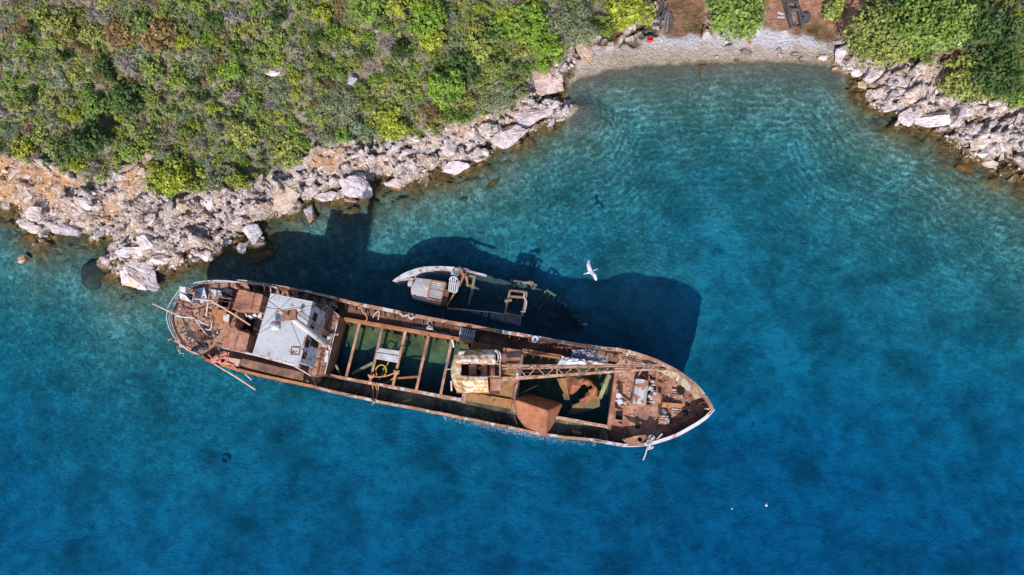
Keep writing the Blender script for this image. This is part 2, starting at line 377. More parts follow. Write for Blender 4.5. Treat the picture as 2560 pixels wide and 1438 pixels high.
depth = 5.0 * (1 - np.exp(-dw / 10.5)) + 0.035 * np.clip(dw - 20, 0, 80)
depth_bay = 4.3 * (1 - np.exp(-dw / 13.0))
bayw = sstep(1300, 1750, P0x) * (1 - sstep(650, 1150, P0y))
depth = depth * (1 - bayw) + depth_bay * bayw
H = np.where(D > 0, H, -depth)
H += np.where(D < -3, 0.9 * np.exp(-(((P0x - 1560) / 190) ** 2 + ((P0y - 730) / 120) ** 2)), 0)  # hump added to the bed so that the bow's shadow falls shorter
H += np.where(D > 0, 1.3 * fbm(X * 0.16, Y * 0.16, 21, 4) * np.clip(dl / 6, 0, 1), 0.7 * fbm(X * 0.3, Y * 0.3, 31, 3) * np.clip(dw / 5, 0, 1))
PX, PY = to_px(X, Y, H)
jx, jy = PX + 40 * fbm(X * 1.1, Y * 1.1, 41, 3), PY + 40 * fbm(X * 1.1, Y * 1.1, 47, 3)
SCR = in_poly(jx, jy, SCRUB_L) | in_poly(jx, jy, SCRUB_R)
BEA = (in_poly(jx, jy, BEACH) | ((WB > 0.5) & (D < 0.4))) & ~SCR
REDM = np.zeros(X.shape, bool); SOI = REDM.copy()
for p in RED: REDM |= in_poly(jx, jy, p)
for p in SOIL: SOI |= in_poly(PX + 70 * fbm(X * 1.4, Y * 1.4, 43, 3), PY + 60 * fbm(X * 1.4, Y * 1.4, 44, 3), p)
def blur(m, k=2):
    m = m.astype(float)
    for _ in range(k):
        m[1:-1, 1:-1] = (m[1:-1, 1:-1] * 2 + m[:-2, 1:-1] + m[2:, 1:-1] + m[1:-1, :-2] + m[1:-1, 2:]) / 6
    return m
SCR, BEA, REDM, SOI = blur(SCR, 2), blur(BEA, 3), blur(REDM, 3), blur(SOI, 3)
ROCK = np.clip(1 - SCR - BEA - REDM, 0, 1) * np.where(D > 0, 1, np.clip(1 + D / 1.6, 0, 1) * (1 - WB))
a = math.radians(38); RX, RY = X * math.cos(a) + Y * math.sin(a), -X * math.sin(a) + Y * math.cos(a)
wx, wy = 0.9 * fbm(X * 0.7, Y * 0.7, 51, 3), 0.9 * fbm(X * 0.7, Y * 0.7, 57, 3)
f1, g1, r1, ox, oy = cells((RX + wx) * 0.55, (RY + wy) * 1.0, 61)
f2_, g2, r2_, ox2, oy2 = cells((RX + wx) * 1.3, (RY + wy) * 2.4, 71)
f4_, g4, r4_, ox4, oy4 = cells((RX + wx) * 2.6, (RY + wy) * 3.6, 77)
blk = (r1 - 0.4) * 0.75 + (ox * (r1 - 0.5) + oy * (_h(np.floor(r1 * 999), np.floor(r1 * 77), 3) - 0.5)) * 0.9 - 0.35 * (1 - sstep(0.0, 0.12, g1)) \
    + (r2_ - 0.4) * 0.34 + (ox2 * (r2_ - 0.5) * 0.5) - 0.20 * (1 - sstep(0.0, 0.16, g2)) + (r4_ - 0.4) * 0.22 + (ox4 + oy4) * (r4_ - 0.5) * 0.3
H += 1.7 * ROCK * (1 - 0.55 * SOI) * blk * np.clip(0.35 + np.abs(D) / 2.0, 0, 1) + ROCK * 0.25 * fbm(X * 3, Y * 3, 81, 3)
H += SCR * 0.25 * fbm(X * 1.5, Y * 1.5, 83, 3) + 0.03 * fbm(X * 4, Y * 4, 85, 2)
# sea-bed cobbles
f3, g3, r3, _, _ = cells(X * 2.1, Y * 2.1, 91)
H += np.where(D < -0.3, 0.10 * (r3 - 0.3) * np.clip(1 - f3 * 1.3, 0, 1), 0)
# the sea bed is dug out below the two wrecks' bilges
SHIP_C = [at(420, 800), at(1780, 1025)]
def ground_z(x, y):
    i = np.clip(np.interp(x, GX, np.arange(len(GX))), 0, len(GX) - 1.001); j = np.clip(np.interp(y, GY, np.arange(len(GY))), 0, len(GY) - 1.001)
    i0, j0 = int(i), int(j); u, v = i - i0, j - j0
    return float((H[j0, i0] * (1 - u) + H[j0, i0 + 1] * u) * (1 - v) + (H[j0 + 1, i0] * (1 - u) + H[j0 + 1, i0 + 1] * u) * v)
def gnd(px, py, lift=0.0):
    """the place on the ground seen at a photo pixel"""
    z = 0.0
    for _ in range(14):
        p = at(px, py, z); z = 0.5 * z + 0.5 * (ground_z(p.x, p.y) + lift)
    return at(px, py, z)
nx, ny = len(GX), len(GY)
me = bpy.data.meshes.new("terrain")
me.vertices.add(nx * ny); me.vertices.foreach_set('co', np.stack([X, Y, H], -1).astype(np.float32).ravel())
ii = (np.arange(ny - 1)[:, None] * nx + np.arange(nx - 1)[None, :]).ravel()
q = np.stack([ii, ii + 1, ii + nx + 1, ii + nx], -1)
me.loops.add(q.size); me.loops.foreach_set('vertex_index', q.ravel().astype(np.int32))
me.polygons.add(len(q)); me.polygons.foreach_set('loop_start', (np.arange(len(q)) * 4).astype(np.int32))
me.update(calc_edges=True)
me.polygons.foreach_set('use_smooth', np.ones(len(q), bool))
for nm, arr in (('scrub', SCR), ('beach', BEA), ('red', REDM), ('soil', SOI), ('rock', ROCK), ('shoredist', np.clip(DS + 0.8 * fbm(X * .35, Y * .35, 97, 2), 0, 40)), ('bay', blur(np.clip(sstep(1150, 1500, P0x) * (1 - 0.45 * sstep(450, 700, P0y) - 0.55 * sstep(700, 1100, P0y)), 0, 1), 1)), ('offshore', np.clip(-D / 30, 0, 1)), ('shelf', np.clip(D / 10 * 0.5 + 0.5, 0, 1))):
    at_ = me.attributes.new(nm, 'FLOAT', 'POINT'); at_.data.foreach_set('value', arr.astype(np.float32).ravel())
terrain = bpy.data.objects.new("terrain", me); COL.objects.link(terrain); terrain['kind'] = 'structure'

def attr(N, n):
    a_ = N.new("ShaderNodeAttribute"); a_.attribute_name = n; return a_.outputs['Fac']
def terrain_mat():
    m = bpy.data.materials.new("shore_ground"); N, L = nt(m); b = N["Principled BSDF"]
    g = N.new("ShaderNodeNewGeometry").outputs['Position']
    sx = N.new("ShaderNodeSeparateXYZ"); L.new(g, sx.inputs[0]); z = sx.outputs[2]
    # limestone
    n1 = tex_noise(N, L, g, 1.3, 8, 0.7)
    r = ramp(N, [(0.3, (0.14, 0.115, 0.115)), (0.43, (0.38, 0.305, 0.29)), (0.58, (0.57, 0.49, 0.475)), (0.76, (0.67, 0.63, 0.64))]); L.new(n1.outputs[0], r.inputs[0]); c = r.outputs[0]
    c = mix(N, L, patch_fac(N, L, g, 0.45, 0.57, 0.08), c, (0.45, 0.31, 0.21))
    v = N.new("ShaderNodeTexVoronoi"); v.feature = 'DISTANCE_TO_EDGE'; v.inputs['Scale'].default_value = 2.6
    wv = N.new("ShaderNodeVectorMath"); wv.operation = 'ADD'; L.new(g, wv.inputs[0]); nw = tex_noise(N, L, g, 1.6, 4); sc_ = N.new("ShaderNodeVectorMath"); sc_.operation = 'SCALE'; sc_.inputs['Scale'].default_value = 0.9
    L.new(nw.outputs['Color'], sc_.inputs[0]); L.new(sc_.outputs[0], wv.inputs[1]); L.new(wv.outputs[0], v.inputs['Vector'])
    cr = ramp(N, [(0.0, (0.22, 0.17, 0.15)), (0.10, (1, 1, 1))]); L.new(v.outputs['Distance'], cr.inputs[0]); c = mix(N, L, 0.8, c, cr.outputs[0], 'MULTIPLY')
    # orange soil with stones in it
    n2 = tex_noise(N, L, g, 2.4, 7, 0.7)
    rs = ramp(N, [(0.3, (0.20, 0.085, 0.035)), (0.45, (0.36, 0.185, 0.08)), (0.58, (0.40, 0.24, 0.135)), (0.75, (0.50, 0.39, 0.31))]); L.new(n2.outputs[0], rs.inputs[0])
    so = math_n(N, L, 'MULTIPLY', attr(N, 'soil'), patch_fac(N, L, g, 0.8, 0.45, 0.08)); c = mix(N, L, so, c, rs.outputs[0])
    # ground below the scrub: pale stony earth and dry litter
    n3 = tex_noise(N, L, g, 1.7, 8, 0.75)
    rl = ramp(N, [(0.3, (0.075, 0.065, 0.05)), (0.46, (0.16, 0.145, 0.095)), (0.6, (0.28, 0.24, 0.18)), (0.78, (0.54, 0.47, 0.44))]); L.new(n3.outputs[0], rl.inputs[0])
    c = mix(N, L, attr(N, 'scrub'), c, rl.outputs[0])
    # red earth track
    n4 = tex_noise(N, L, g, 2.2, 8, 0.7)
    rr = ramp(N, [(0.3, (0.17, 0.075, 0.05)), (0.5, (0.30, 0.15, 0.10)), (0.66, (0.38, 0.23, 0.175)), (0.8, (0.55, 0.48, 0.45))]); L.new(n4.outputs[0], rr.inputs[0])
    c = mix(N, L, attr(N, 'red'), c, rr.outputs[0])
    # shingle: pale pebbles high on the beach, tan ones lower down
    vb = N.new("ShaderNodeTexVoronoi"); vb.inputs['Scale'].default_value = 7.0; L.new(g, vb.inputs['Vector'])
    hs = N.new("ShaderNodeSeparateColor"); L.new(vb.outputs['Color'], hs.inputs[0])
    nb = tex_noise(N, L, g, 0.8, 4); zz = math_n(N, L, 'ADD', z, math_n(N, L, 'MULTIPLY', nb.outputs[0], 0.22))
    zr = ramp(N, [(0.02, (0.11, 0.10, 0.085)), (0.125, (0.33, 0.265, 0.20)), (0.19, (0.40, 0.33, 0.29)), (0.255, (0.45, 0.425, 0.465)), (1.0, (0.52, 0.495, 0.54))]); L.new(zz, zr.inputs[0])
    pv = ramp(N, [(0.0, (0.80, 0.80, 0.80)), (1.0, (1.14, 1.14, 1.14))]); L.new(hs.outputs[0], pv.inputs[0])
    c = mix(N, L, attr(N, 'beach'), c, mix(N, L, 1.0, zr.outputs[0], pv.outputs[0], 'MULTIPLY'))
    # weed-brown wet rim along the rocks
    ne = tex_noise(N, L, g, 1.9, 6, 0.7)
    rb = ramp(N, [(0.3, (0.035, 0.026, 0.012)), (0.55, (0.115, 0.075, 0.028)), (0.75, (0.26, 0.18, 0.075))]); L.new(ne.outputs[0], rb.inputs[0])
    zr2 = ramp(N, [(0.0, (0, 0, 0)), (0.18, (1, 1, 1)), (0.60, (1, 1, 1)), (0.72, (0, 0, 0))])
    zn = math_n(N, L, 'ADD', math_n(N, L, 'MULTIPLY', z, 0.42), math_n(N, L, 'ADD', math_n(N, L, 'MULTIPLY', nb.outputs[0], 0.25), 0.42)); L.new(zn, zr2.inputs[0])
    notb = math_n(N, L, 'SUBTRACT', 1.0, attr(N, 'beach'), True)
    c = mix(N, L, math_n(N, L, 'MULTIPLY', zr2.outputs[0], notb), c, rb.outputs[0])
    # sea bed: pale pebbles and sand with dark weed, caustics and wave light painted on
    v2 = N.new("ShaderNodeTexVoronoi"); v2.inputs['Scale'].default_value = 3.1; L.new(g, v2.inputs['Vector'])
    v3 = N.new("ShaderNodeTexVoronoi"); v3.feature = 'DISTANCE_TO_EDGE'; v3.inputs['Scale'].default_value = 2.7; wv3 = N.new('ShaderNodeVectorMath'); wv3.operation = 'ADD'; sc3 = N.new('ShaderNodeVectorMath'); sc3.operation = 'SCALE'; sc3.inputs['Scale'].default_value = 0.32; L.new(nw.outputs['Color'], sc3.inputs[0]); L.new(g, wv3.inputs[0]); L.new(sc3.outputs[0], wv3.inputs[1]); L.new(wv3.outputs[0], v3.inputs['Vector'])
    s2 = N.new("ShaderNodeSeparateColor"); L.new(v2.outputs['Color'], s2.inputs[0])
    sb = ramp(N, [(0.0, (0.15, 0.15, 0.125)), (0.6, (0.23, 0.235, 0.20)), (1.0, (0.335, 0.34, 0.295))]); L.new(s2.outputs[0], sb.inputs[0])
    ed = ramp(N, [(0.0, (1.5, 1.5, 1.42)), (0.06, (1.05, 1.05, 1.05)), (0.3, (0.80, 0.80, 0.80))]); L.new(v3.outputs['Distance'], ed.inputs[0])  # bright net on cell edges: caustic light painted into the bed colour
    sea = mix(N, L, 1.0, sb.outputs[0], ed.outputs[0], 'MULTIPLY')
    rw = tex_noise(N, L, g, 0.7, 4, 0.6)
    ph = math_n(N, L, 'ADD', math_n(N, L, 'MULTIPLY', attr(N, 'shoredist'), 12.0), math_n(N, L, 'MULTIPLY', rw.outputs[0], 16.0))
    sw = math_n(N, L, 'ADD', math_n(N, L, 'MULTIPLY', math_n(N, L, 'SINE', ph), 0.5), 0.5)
    rpl = ramp(N, [(0.0, (0.80, 0.80, 0.80)), (0.6, (0.98, 0.98, 0.98)), (1.0, (1.38, 1.38, 1.34))]); L.new(sw, rpl.inputs[0])  # bands following the shore: light of surface ripples painted into the bed colour
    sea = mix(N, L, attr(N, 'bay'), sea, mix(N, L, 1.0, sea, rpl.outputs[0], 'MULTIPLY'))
    offs = ramp(N, [(0.18, (0, 0, 0)), (0.6, (1, 1, 1))]); L.new(attr(N, 'offshore'), offs.inputs[0])
    sea = mix(N, L, math_n(N, L, 'MULTIPLY', offs.outputs[0], 0.75), sea, (0.41, 0.41, 0.38))
    wd = math_n(N, L, 'MULTIPLY', patch_fac(N, L, g, 0.26, 0.55, 0.11, 9), 0.72)
    sea = mix(N, L, wd, sea, (0.075, 0.085, 0.05))
    wd2 = math_n(N, L, 'MULTIPLY', patch_fac(N, L, g, 0.9, 0.55, 0.10, 6), 0.50)
    sea = mix(N, L, wd2, sea, (0.07, 0.08, 0.05))
    zs = ramp(N, [(0.0, (1, 1, 1)), (0.30, (1, 1, 1)), (0.62, (0, 0, 0))]); L.new(math_n(N, L, 'ADD', math_n(N, L, 'MULTIPLY', z, 0.35), math_n(N, L, 'ADD', math_n(N, L, 'MULTIPLY', nb.outputs[0], 0.3), 0.5)), zs.inputs[0])
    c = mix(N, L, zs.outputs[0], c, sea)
    L.new(c, b.inputs['Base Color']); b.inputs['Roughness'].default_value = 0.9; b.inputs['Specular IOR Level'].default_value = 0.15
    t2 = tex_noise(N, L, g, 5, 6, 0.7)
    hb = math_n(N, L, 'ADD', t2.outputs[0], math_n(N, L, 'MULTIPLY', v.outputs['Distance'], 0.7)); bump(N, L, hb, 0.8, 0.22, b)
    return m
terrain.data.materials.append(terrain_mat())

# ------------------------------------------------------------------ sea
def water_mat():
    m = bpy.data.materials.new("sea_water"); N, L = nt(m)
    N.remove(N["Principled BSDF"]); out = N["Material Output"]
    g = N.new("ShaderNodeNewGeometry").outputs['Position']
    mp = N.new("ShaderNodeMapping"); mp.inputs['Scale'].default_value = (0.9, 1.5, 1); mp.inputs['Rotation'].default_value = (0, 0, math.radians(6)); L.new(g, mp.inputs[0])
    w1 = tex_noise(N, L, mp.outputs[0], 0.8, 3, 0.5, 0.6)
    bp = N.new("ShaderNodeBump"); bp.inputs['Strength'].default_value = 1.0; bp.inputs['Distance'].default_value = 0.03; L.new(w1.outputs[0], bp.inputs['Height'])
    fr = N.new("ShaderNodeFresnel"); fr.inputs['IOR'].default_value = 1.22; L.new(bp.outputs[0], fr.inputs['Normal'])
    tr = N.new("ShaderNodeBsdfTransparent"); gl = N.new("ShaderNodeBsdfGlossy"); gl.inputs['Roughness'].default_value = 0.06; L.new(bp.outputs[0], gl.inputs['Normal'])
    mx = N.new("ShaderNodeMixShader"); L.new(fr.outputs[0], mx.inputs[0]); L.new(tr.outputs[0], mx.inputs[1]); L.new(gl.outputs[0], mx.inputs[2])
    L.new(mx.outputs[0], out.inputs['Surface'])
    va = N.new("ShaderNodeVolumeAbsorption"); va.inputs['Color'].default_value = (0.0, 0.768, 0.945, 1); va.inputs['Density'].default_value = 0.47
    vs_ = N.new("ShaderNodeVolumeScatter"); vs_.inputs['Color'].default_value = (0.0, 0.30, 1.0, 1); vs_.inputs['Density'].default_value = 0.030
    ad = N.new("ShaderNodeAddShader"); L.new(va.outputs[0], ad.inputs[0]); L.new(vs_.outputs[0], ad.inputs[1]); L.new(ad.outputs[0], out.inputs['Volume'])
    return m
wb = MB(); E = 148
wb.hexa([(-E, -E, -16), (E, -E, -16), (E, E, -16), (-E, E, -16)], [(-E, -E, 0), (E, -E, 0), (E, E, 0), (-E, E, 0)])
sea = wb.build("sea", water_mat()); sea['kind'] = 'structure'

# ------------------------------------------------------------------ plants
def leaf_mat(name, col_socket):
    m = bpy.data.materials.new(name); N, L = nt(m); b = N["Principled BSDF"]; out = N["Material Output"]
    g = N.new("ShaderNodeNewGeometry").outputs['Position']
    if col_socket == 'object': cs = N.new("ShaderNodeObjectInfo").outputs['Color']
    else:
        a_ = N.new("ShaderNodeAttribute"); a_.attribute_name = 'tint'; cs = a_.outputs['Color']
    t = tex_noise(N, L, g, 2.2, 4, 0.7)
    r = ramp(N, [(0.3, (0.55, 0.58, 0.62)), (0.5, (1, 1, 1)), (0.72, (1.5, 1.38, 1.1))]); L.new(t.outputs[0], r.inputs[0])
    c = mix(N, L, 1.0, cs, r.outputs[0], 'MULTIPLY')
    c = mix(N, L, math_n(N, L, 'MULTIPLY', patch_fac(N, L, g, 1.7, 0.55, 0.10, 6), 0.40), c, (0.20, 0.185, 0.10))
    rnd = N.new("ShaderNodeAttribute"); rnd.attribute_name = 'leaf'
    r2 = ramp(N, [(0.0, (0.62, 0.62, 0.62)), (1.0, (1.4, 1.4, 1.4))]); L.new(rnd.outputs['Fac'], r2.inputs[0])
    c = mix(N, L, 1.0, c, r2.outputs[0], 'MULTIPLY')
    L.new(c, b.inputs['Base Color']); b.inputs['Roughness'].default_value = 0.7; b.inputs['Specular IOR Level'].default_value = 0.2
    tl = N.new("ShaderNodeBsdfTranslucent"); L.new(c, tl.inputs[0])
    mx = N.new("ShaderNodeMixShader"); mx.inputs[0].default_value = 0.22
    L.new(b.outputs[0], mx.inputs[1]); L.new(tl.outputs[0], mx.inputs[2]); L.new(mx.outputs[0], out.inputs['Surface'])
    return m
LEAF_OBJ, LEAF_STUFF = leaf_mat("leaves", 'object'), leaf_mat("scrub_leaves", 'tint')
M['bark'] = worn("grey_bark", [(0.3, (0.10, 0.075, 0.06)), (0.7, (0.26, 0.21, 0.18))], 4, obj_coords=True)
def leaves(n_leaf, n_clump, size, seed, flat=0.75, twig=False, hole=0.15):
    """vertices of leaf-sized quads gathered in clumps through a crown of radius 1"""
    g = np.random.default_rng(seed)
    th = g.uniform(0, 2 * np.pi, n_clump); rr = np.sqrt(g.uniform(0.0, 1, n_clump)) * 0.78; zz = np.sqrt(np.clip(1 - rr ** 2, 0, 1)) * g.uniform(0.35, 1.0, n_clump)
    lob = 0.75 + 0.35 * g.random(n_clump)
    cc = np.stack([rr * np.cos(th) * lob, rr * np.sin(th) * lob, zz * flat * lob], -1); cr = g.uniform(0.18, 0.42, n_clump)
    k = g.integers(0, n_clump, n_leaf)
    d = g.normal(size=(n_leaf, 3)); d /= np.linalg.norm(d, axis=1)[:, None]; d[:, 2] = np.where(g.random(n_leaf) < 0.75, np.abs(d[:, 2]), d[:, 2])
    c = cc[k] + d * (cr[k] * g.uniform(0.65, 1.08, n_leaf))[:, None]
    c[:, 2] = np.maximum(c[:, 2], 0.02)
    nrm = d + 0.55 * g.normal(size=(n_leaf, 3)) + np.array([0, 0, 0.35]); nrm /= np.linalg.norm(nrm, axis=1)[:, None]
    u = np.cross(nrm, g.normal(size=(n_leaf, 3))); u /= np.linalg.norm(u, axis=1)[:, None]; w = np.cross(nrm, u)
    s = size * g.uniform(0.6, 1.35, n_leaf)[:, None]; asp = (0.22 if twig else 0.62)
    v = np.stack([c - u * s, c - w * s * asp, c + u * s, c + w * s * asp], 1)
    return v, g.random(n_leaf) * 0.6 + 0.4 * g.random(n_clump)[k]
def leaf_mesh(name, v, lf, mat_, tint=None):
    n = len(v); me = bpy.data.meshes.new(name); me.vertices.add(n * 4); me.vertices.foreach_set('co', v.astype(np.float32).ravel())
    me.loops.add(n * 4); me.loops.foreach_set('vertex_index', np.arange(n * 4, dtype=np.int32)); me.polygons.add(n); me.polygons.foreach_set('loop_start', (np.arange(n) * 4).astype(np.int32))
    me.update(calc_edges=True)
    a_ = me.attributes.new('leaf', 'FLOAT', 'FACE'); a_.data.foreach_set('value', lf.astype(np.float32))
    if tint is not None:
        t = me.attributes.new('tint', 'FLOAT_COLOR', 'FACE'); t.data.foreach_set('color', np.concatenate([tint, np.ones((n, 1))], 1).astype(np.float32).ravel())
    me.materials.append(mat_); return me
TONES = {  # name: colour
    'yellow-green': (0.29, 0.335, 0.033), 'bright green': (0.17, 0.285, 0.03), 'green': (0.175, 0.265, 0.05), 'olive': (0.25, 0.285, 0.07), 'grey-green': (0.22, 0.26, 0.15),
    'dark green': (0.05, 0.10, 0.025), 'rust-brown': (0.21, 0.14, 0.06), 'dry grey': (0.30, 0.255, 0.225)}
SHRUB_ME = [leaf_mesh("shrub", *leaves(760, 16 + i, 0.10, 100 + i, 0.7 + 0.03 * i), LEAF_OBJ) for i in range(7)]
DRY_ME = [leaf_mesh("dry_shrub", *leaves(620, 18, 0.13, 200 + i, 0.6, True), LEAF_OBJ) for i in range(3)]
USED = set()
LAND_L = [("the tall dark tree above the gully", 215, 340), ("the bright star-tipped pine", 1110, 215), ("the grey boulder on the slope", 885, 198), ("the pale slab in the scrub", 693, 180),
          ("the red gully by the shore", 320, 430), ("the yellow-green mound at the slope foot", 420, 445), ("the white shore slab", 325, 680), ("the big grey outcrop at the water", 880, 460),
          ("the feathery grey-green tree", 1430, 60), ("the bright green bush near the cove", 1310, 60), ("the low yellow-green mat above the rocks", 975, 300), ("the pink outcrop beside the cove", 1370, 200),
          ("the wide grey-green bush", 850, 265), ("the upper edge of the photo", 700, -10), ("the upper left corner of the photo", 0, 0), ("the left edge of the photo", -10, 230),
          ("the rusty brown thicket", 300, 70), ("the stranded rock in the water", 775, 535), ("the orange bank at the left edge", 90, 450), ("the dark-capped rock at the cove mouth", 1335, 280), ("the green crown at the upper edge", 915, 12)]
LAND_RT = [("the large green tree by the red track", 2230, 85), ("the grey boulder among the right-hand bushes", 2325, 100), ("the red clearing on the right", 2385, 155), ("the white cube-shaped rock at the water", 2275, 288),
           ("the split white block at the water", 2330, 310), ("the olive bush below the red clearing", 2430, 190), ("the upper right corner of the photo", 2560, 0), ("the right edge of the photo", 2565, 230),
           ("the shingle beach end", 2090, 130), ("the weedy shallows on the right", 2400, 370), ("the lower end of the right-hand shore", 2540, 430)]
def relation(px, py, lm):
    nm, lx, ly = lm; dx, dy = px - lx, py - ly; d = math.hypot(dx, dy)
    how = "close" if d < 90 else ("some way" if d < 230 else "far")
    if abs(dx) > 2.2 * abs(dy): w = "right of" if dx > 0 else "left of"
    elif abs(dy) > 2.2 * abs(dx): w = "below" if dy > 0 else "above"
    else: w = ("below and " if dy > 0 else "above and ") + ("right of" if dx > 0 else "left of")
    return f"{how} {w} {nm}"
def unique_label(adjs, noun, px, py, marks):
    o = sorted(marks, key=lambda l: math.hypot(px - l[1], py - l[2]))[:5]
    for lm in o:
        for aj in adjs:
            t = f"{aj} {noun} {relation(px, py, lm)}"
            if t not in USED and len(t.split()) <= 16:
                USED.add(t); return t
    k = 0
    for s in ("second ", "third ", "fourth ", "fifth ", "sixth "):
        t = f"{s}{adjs[0]} {noun} {relation(px, py, o[0])}"
        if t not in USED: USED.add(t); return t
    return t
def copy_obj(mesh, name, loc, rot, scale, color, label, cat, group):
    o = bpy.data.objects.new(name, mesh); COL.objects.link(o); o.location = loc; o.rotation_euler = rot; o.scale = scale; o.color = tuple(color) + (1,)
    return tag(o, label, cat, group)
# trees and big bushes that can be told apart: px, py, radius in px, tone, noun, label, height factor
BIG = [(1110, 212, 58, 'bright green', 'pine_tree', "bright green pine with star-like branch tips on the slope above the shore", 1.3),
       (1145, 168, 48, 'dark green', 'tree', "dark crown standing in for the shadow behind the bright star-tipped pine", 1.2),  # dark leaves stand in for the pine's cast shadow
       (212, 345, 44, 'dark green', 'tree', "tall dark green tree standing above the red gully by the shore", 1.6),
       (420, 445, 54, 'yellow-green', 'bush', "dense yellow-green bush mound at the slope foot beside the red gully", 0.8),
       (1576, 42, 58, 'yellow-green', 'bush', "bright yellow-green bush between the slope and the pile of grey timbers", 0.9),
       (1548, 12, 40, 'bright green', 'bush', "bright green bush at the top edge, behind the yellow-green bush", 0.9),
       (1835, 28, 78, 'green', 'bush', "broad clipped-looking green bush between the two red tracks above the beach", 0.7),
       (2085, 18, 32, 'olive', 'bush', "small olive bush on the red earth near the dark slipway cradle", 0.9),
       (2215, 75, 78, 'olive', 'tree', "large olive green tree beside the red track, at the beach end", 1.0),
       (2290, 55, 70, 'green', 'tree', "green tree behind the large olive tree by the red track", 1.1),
       (2250, 120, 38, 'yellow-green', 'bush', "yellow-green bush below the large olive tree, above the white rocks", 0.7),
       (2425, 190, 62, 'olive', 'bush', "olive bush below the red clearing on the right, above the white rocks", 0.8),
       (2390, 45, 72, 'green', 'tree', "green tree above the red clearing on the right", 1.1),
       (2500, 60, 66, 'dark green', 'tree', "dark green tree in the upper right corner", 1.2),
       (2510, 165, 62, 'dark green', 'tree', "dark green tree at the right edge, beside the olive bush", 1.0),
       (2540, 215, 44, 'green', 'bush', "green bush at the right edge just above the white rocks", 0.8),
       (1430, 62, 70, 'grey-green', 'tree', "feathery grey-green tree at the top of the cove's left bank", 1.0),
       (1312, 58, 62, 'bright green', 'bush', "bright green bush on the slope left of the feathery grey-green tree", 0.9),
       (1365, 105, 48, 'bright green', 'bush', "bright green bush on the bank just below the feathery grey-green tree", 0.9),
       (1062, 45, 54, 'bright green', 'bush', "bright green bush near the top edge, above the star-tipped pine", 0.8),
       (1075, 85, 42, 'yellow-green', 'bush', "yellow-green bush between the top edge bush and the star-tipped pine", 0.8),
       (975, 305, 52, 'yellow-green', 'bush', "low yellow-green mat of bush just above the pale shore rocks", 0.6),
       (850, 262, 62, 'grey-green', 'bush', "wide grey-green bush above the shore, below the grey boulder on the slope", 0.7),
       (1245, 245, 52, 'grey-green', 'bush', "grey-green bush above the pink outcrop at the cove corner", 0.8),
       (915, 10, 50, 'green', 'tree', "rounded green tree crown at the top edge, above the grey boulder", 1.0),
       (1270, 35, 34, 'yellow-green', 'bush', "very yellow bush at the top edge, left of the bright green bush", 0.8),
       (310, 240, 46, 'dark green', 'bush', "dark green bush on the left slope above the tall dark tree", 0.9),
       (720, 375, 44, 'olive', 'bush', "olive bush hanging over the tan rock face at the slope foot", 0.7),
       (300, 75, 44, 'rust-brown', 'bush', "rust-brown thicket near the upper left of the slope", 0.6),
       (390, 85, 46, 'rust-brown', 'bush', "rust-brown thicket right of the other one near the top left", 0.6),
       (1190, 120, 46, 'olive', 'bush', "olive bush upslope and right of the dark crown behind the star-tipped pine", 0.8)]
PLACED = []
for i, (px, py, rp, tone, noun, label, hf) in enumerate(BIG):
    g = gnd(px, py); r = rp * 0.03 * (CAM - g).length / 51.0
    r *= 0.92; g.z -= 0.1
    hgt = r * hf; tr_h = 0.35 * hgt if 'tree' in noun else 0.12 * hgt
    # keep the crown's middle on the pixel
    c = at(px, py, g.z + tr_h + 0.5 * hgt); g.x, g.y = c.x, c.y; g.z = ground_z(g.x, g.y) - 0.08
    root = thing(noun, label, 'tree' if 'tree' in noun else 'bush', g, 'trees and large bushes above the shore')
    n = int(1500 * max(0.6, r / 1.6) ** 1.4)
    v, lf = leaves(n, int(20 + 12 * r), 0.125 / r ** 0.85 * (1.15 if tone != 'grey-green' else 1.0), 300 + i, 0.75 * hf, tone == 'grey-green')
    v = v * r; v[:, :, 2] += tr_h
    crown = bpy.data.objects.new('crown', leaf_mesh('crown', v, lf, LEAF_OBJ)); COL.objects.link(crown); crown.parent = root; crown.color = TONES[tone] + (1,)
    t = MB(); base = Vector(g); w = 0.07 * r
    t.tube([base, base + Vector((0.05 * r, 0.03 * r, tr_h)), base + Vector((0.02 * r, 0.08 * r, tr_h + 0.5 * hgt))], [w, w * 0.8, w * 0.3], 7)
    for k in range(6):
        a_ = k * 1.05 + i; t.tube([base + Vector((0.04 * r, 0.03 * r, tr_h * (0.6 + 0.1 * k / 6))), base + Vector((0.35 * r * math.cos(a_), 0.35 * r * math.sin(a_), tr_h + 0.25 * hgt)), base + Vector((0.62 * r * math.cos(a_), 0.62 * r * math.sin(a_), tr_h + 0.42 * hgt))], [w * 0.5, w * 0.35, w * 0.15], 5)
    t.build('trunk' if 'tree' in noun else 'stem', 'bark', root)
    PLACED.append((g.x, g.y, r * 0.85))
def pick_tone(px, py, g):
    if px > 1600: return g.choice(['olive', 'green', 'dark green', 'yellow-green', 'grey-green', 'bright green'], p=[.27, .3, .22, .08, .08, .05])
    warm = sstep(650, 1100, px)
    w_ = at(px, py, 3); nz = float(fbm(np.array([w_.x * .22]), np.array([w_.y * .22]), 140, 3)[0]); nr = float(fbm(np.array([w_.x * .2]), np.array([w_.y * .2]), 150, 3)[0])
    gy, ru = max(0, nz) * 1.6, max(0, nr - .02) * 1.1 * (1 - .7 * warm)
    p = np.array([.07 + .15 * warm, .05 + .15 * warm, .25, .25, .19 - .05 * warm + gy * .5, .08, .02 + ru, .06 + gy]); p = np.clip(p, 0.01, 1); p /= p.sum()
    return g.choice(['yellow-green', 'bright green', 'green', 'olive', 'grey-green', 'dark green', 'rust-brown', 'dry grey'], p=p)
g = np.random.default_rng(5)
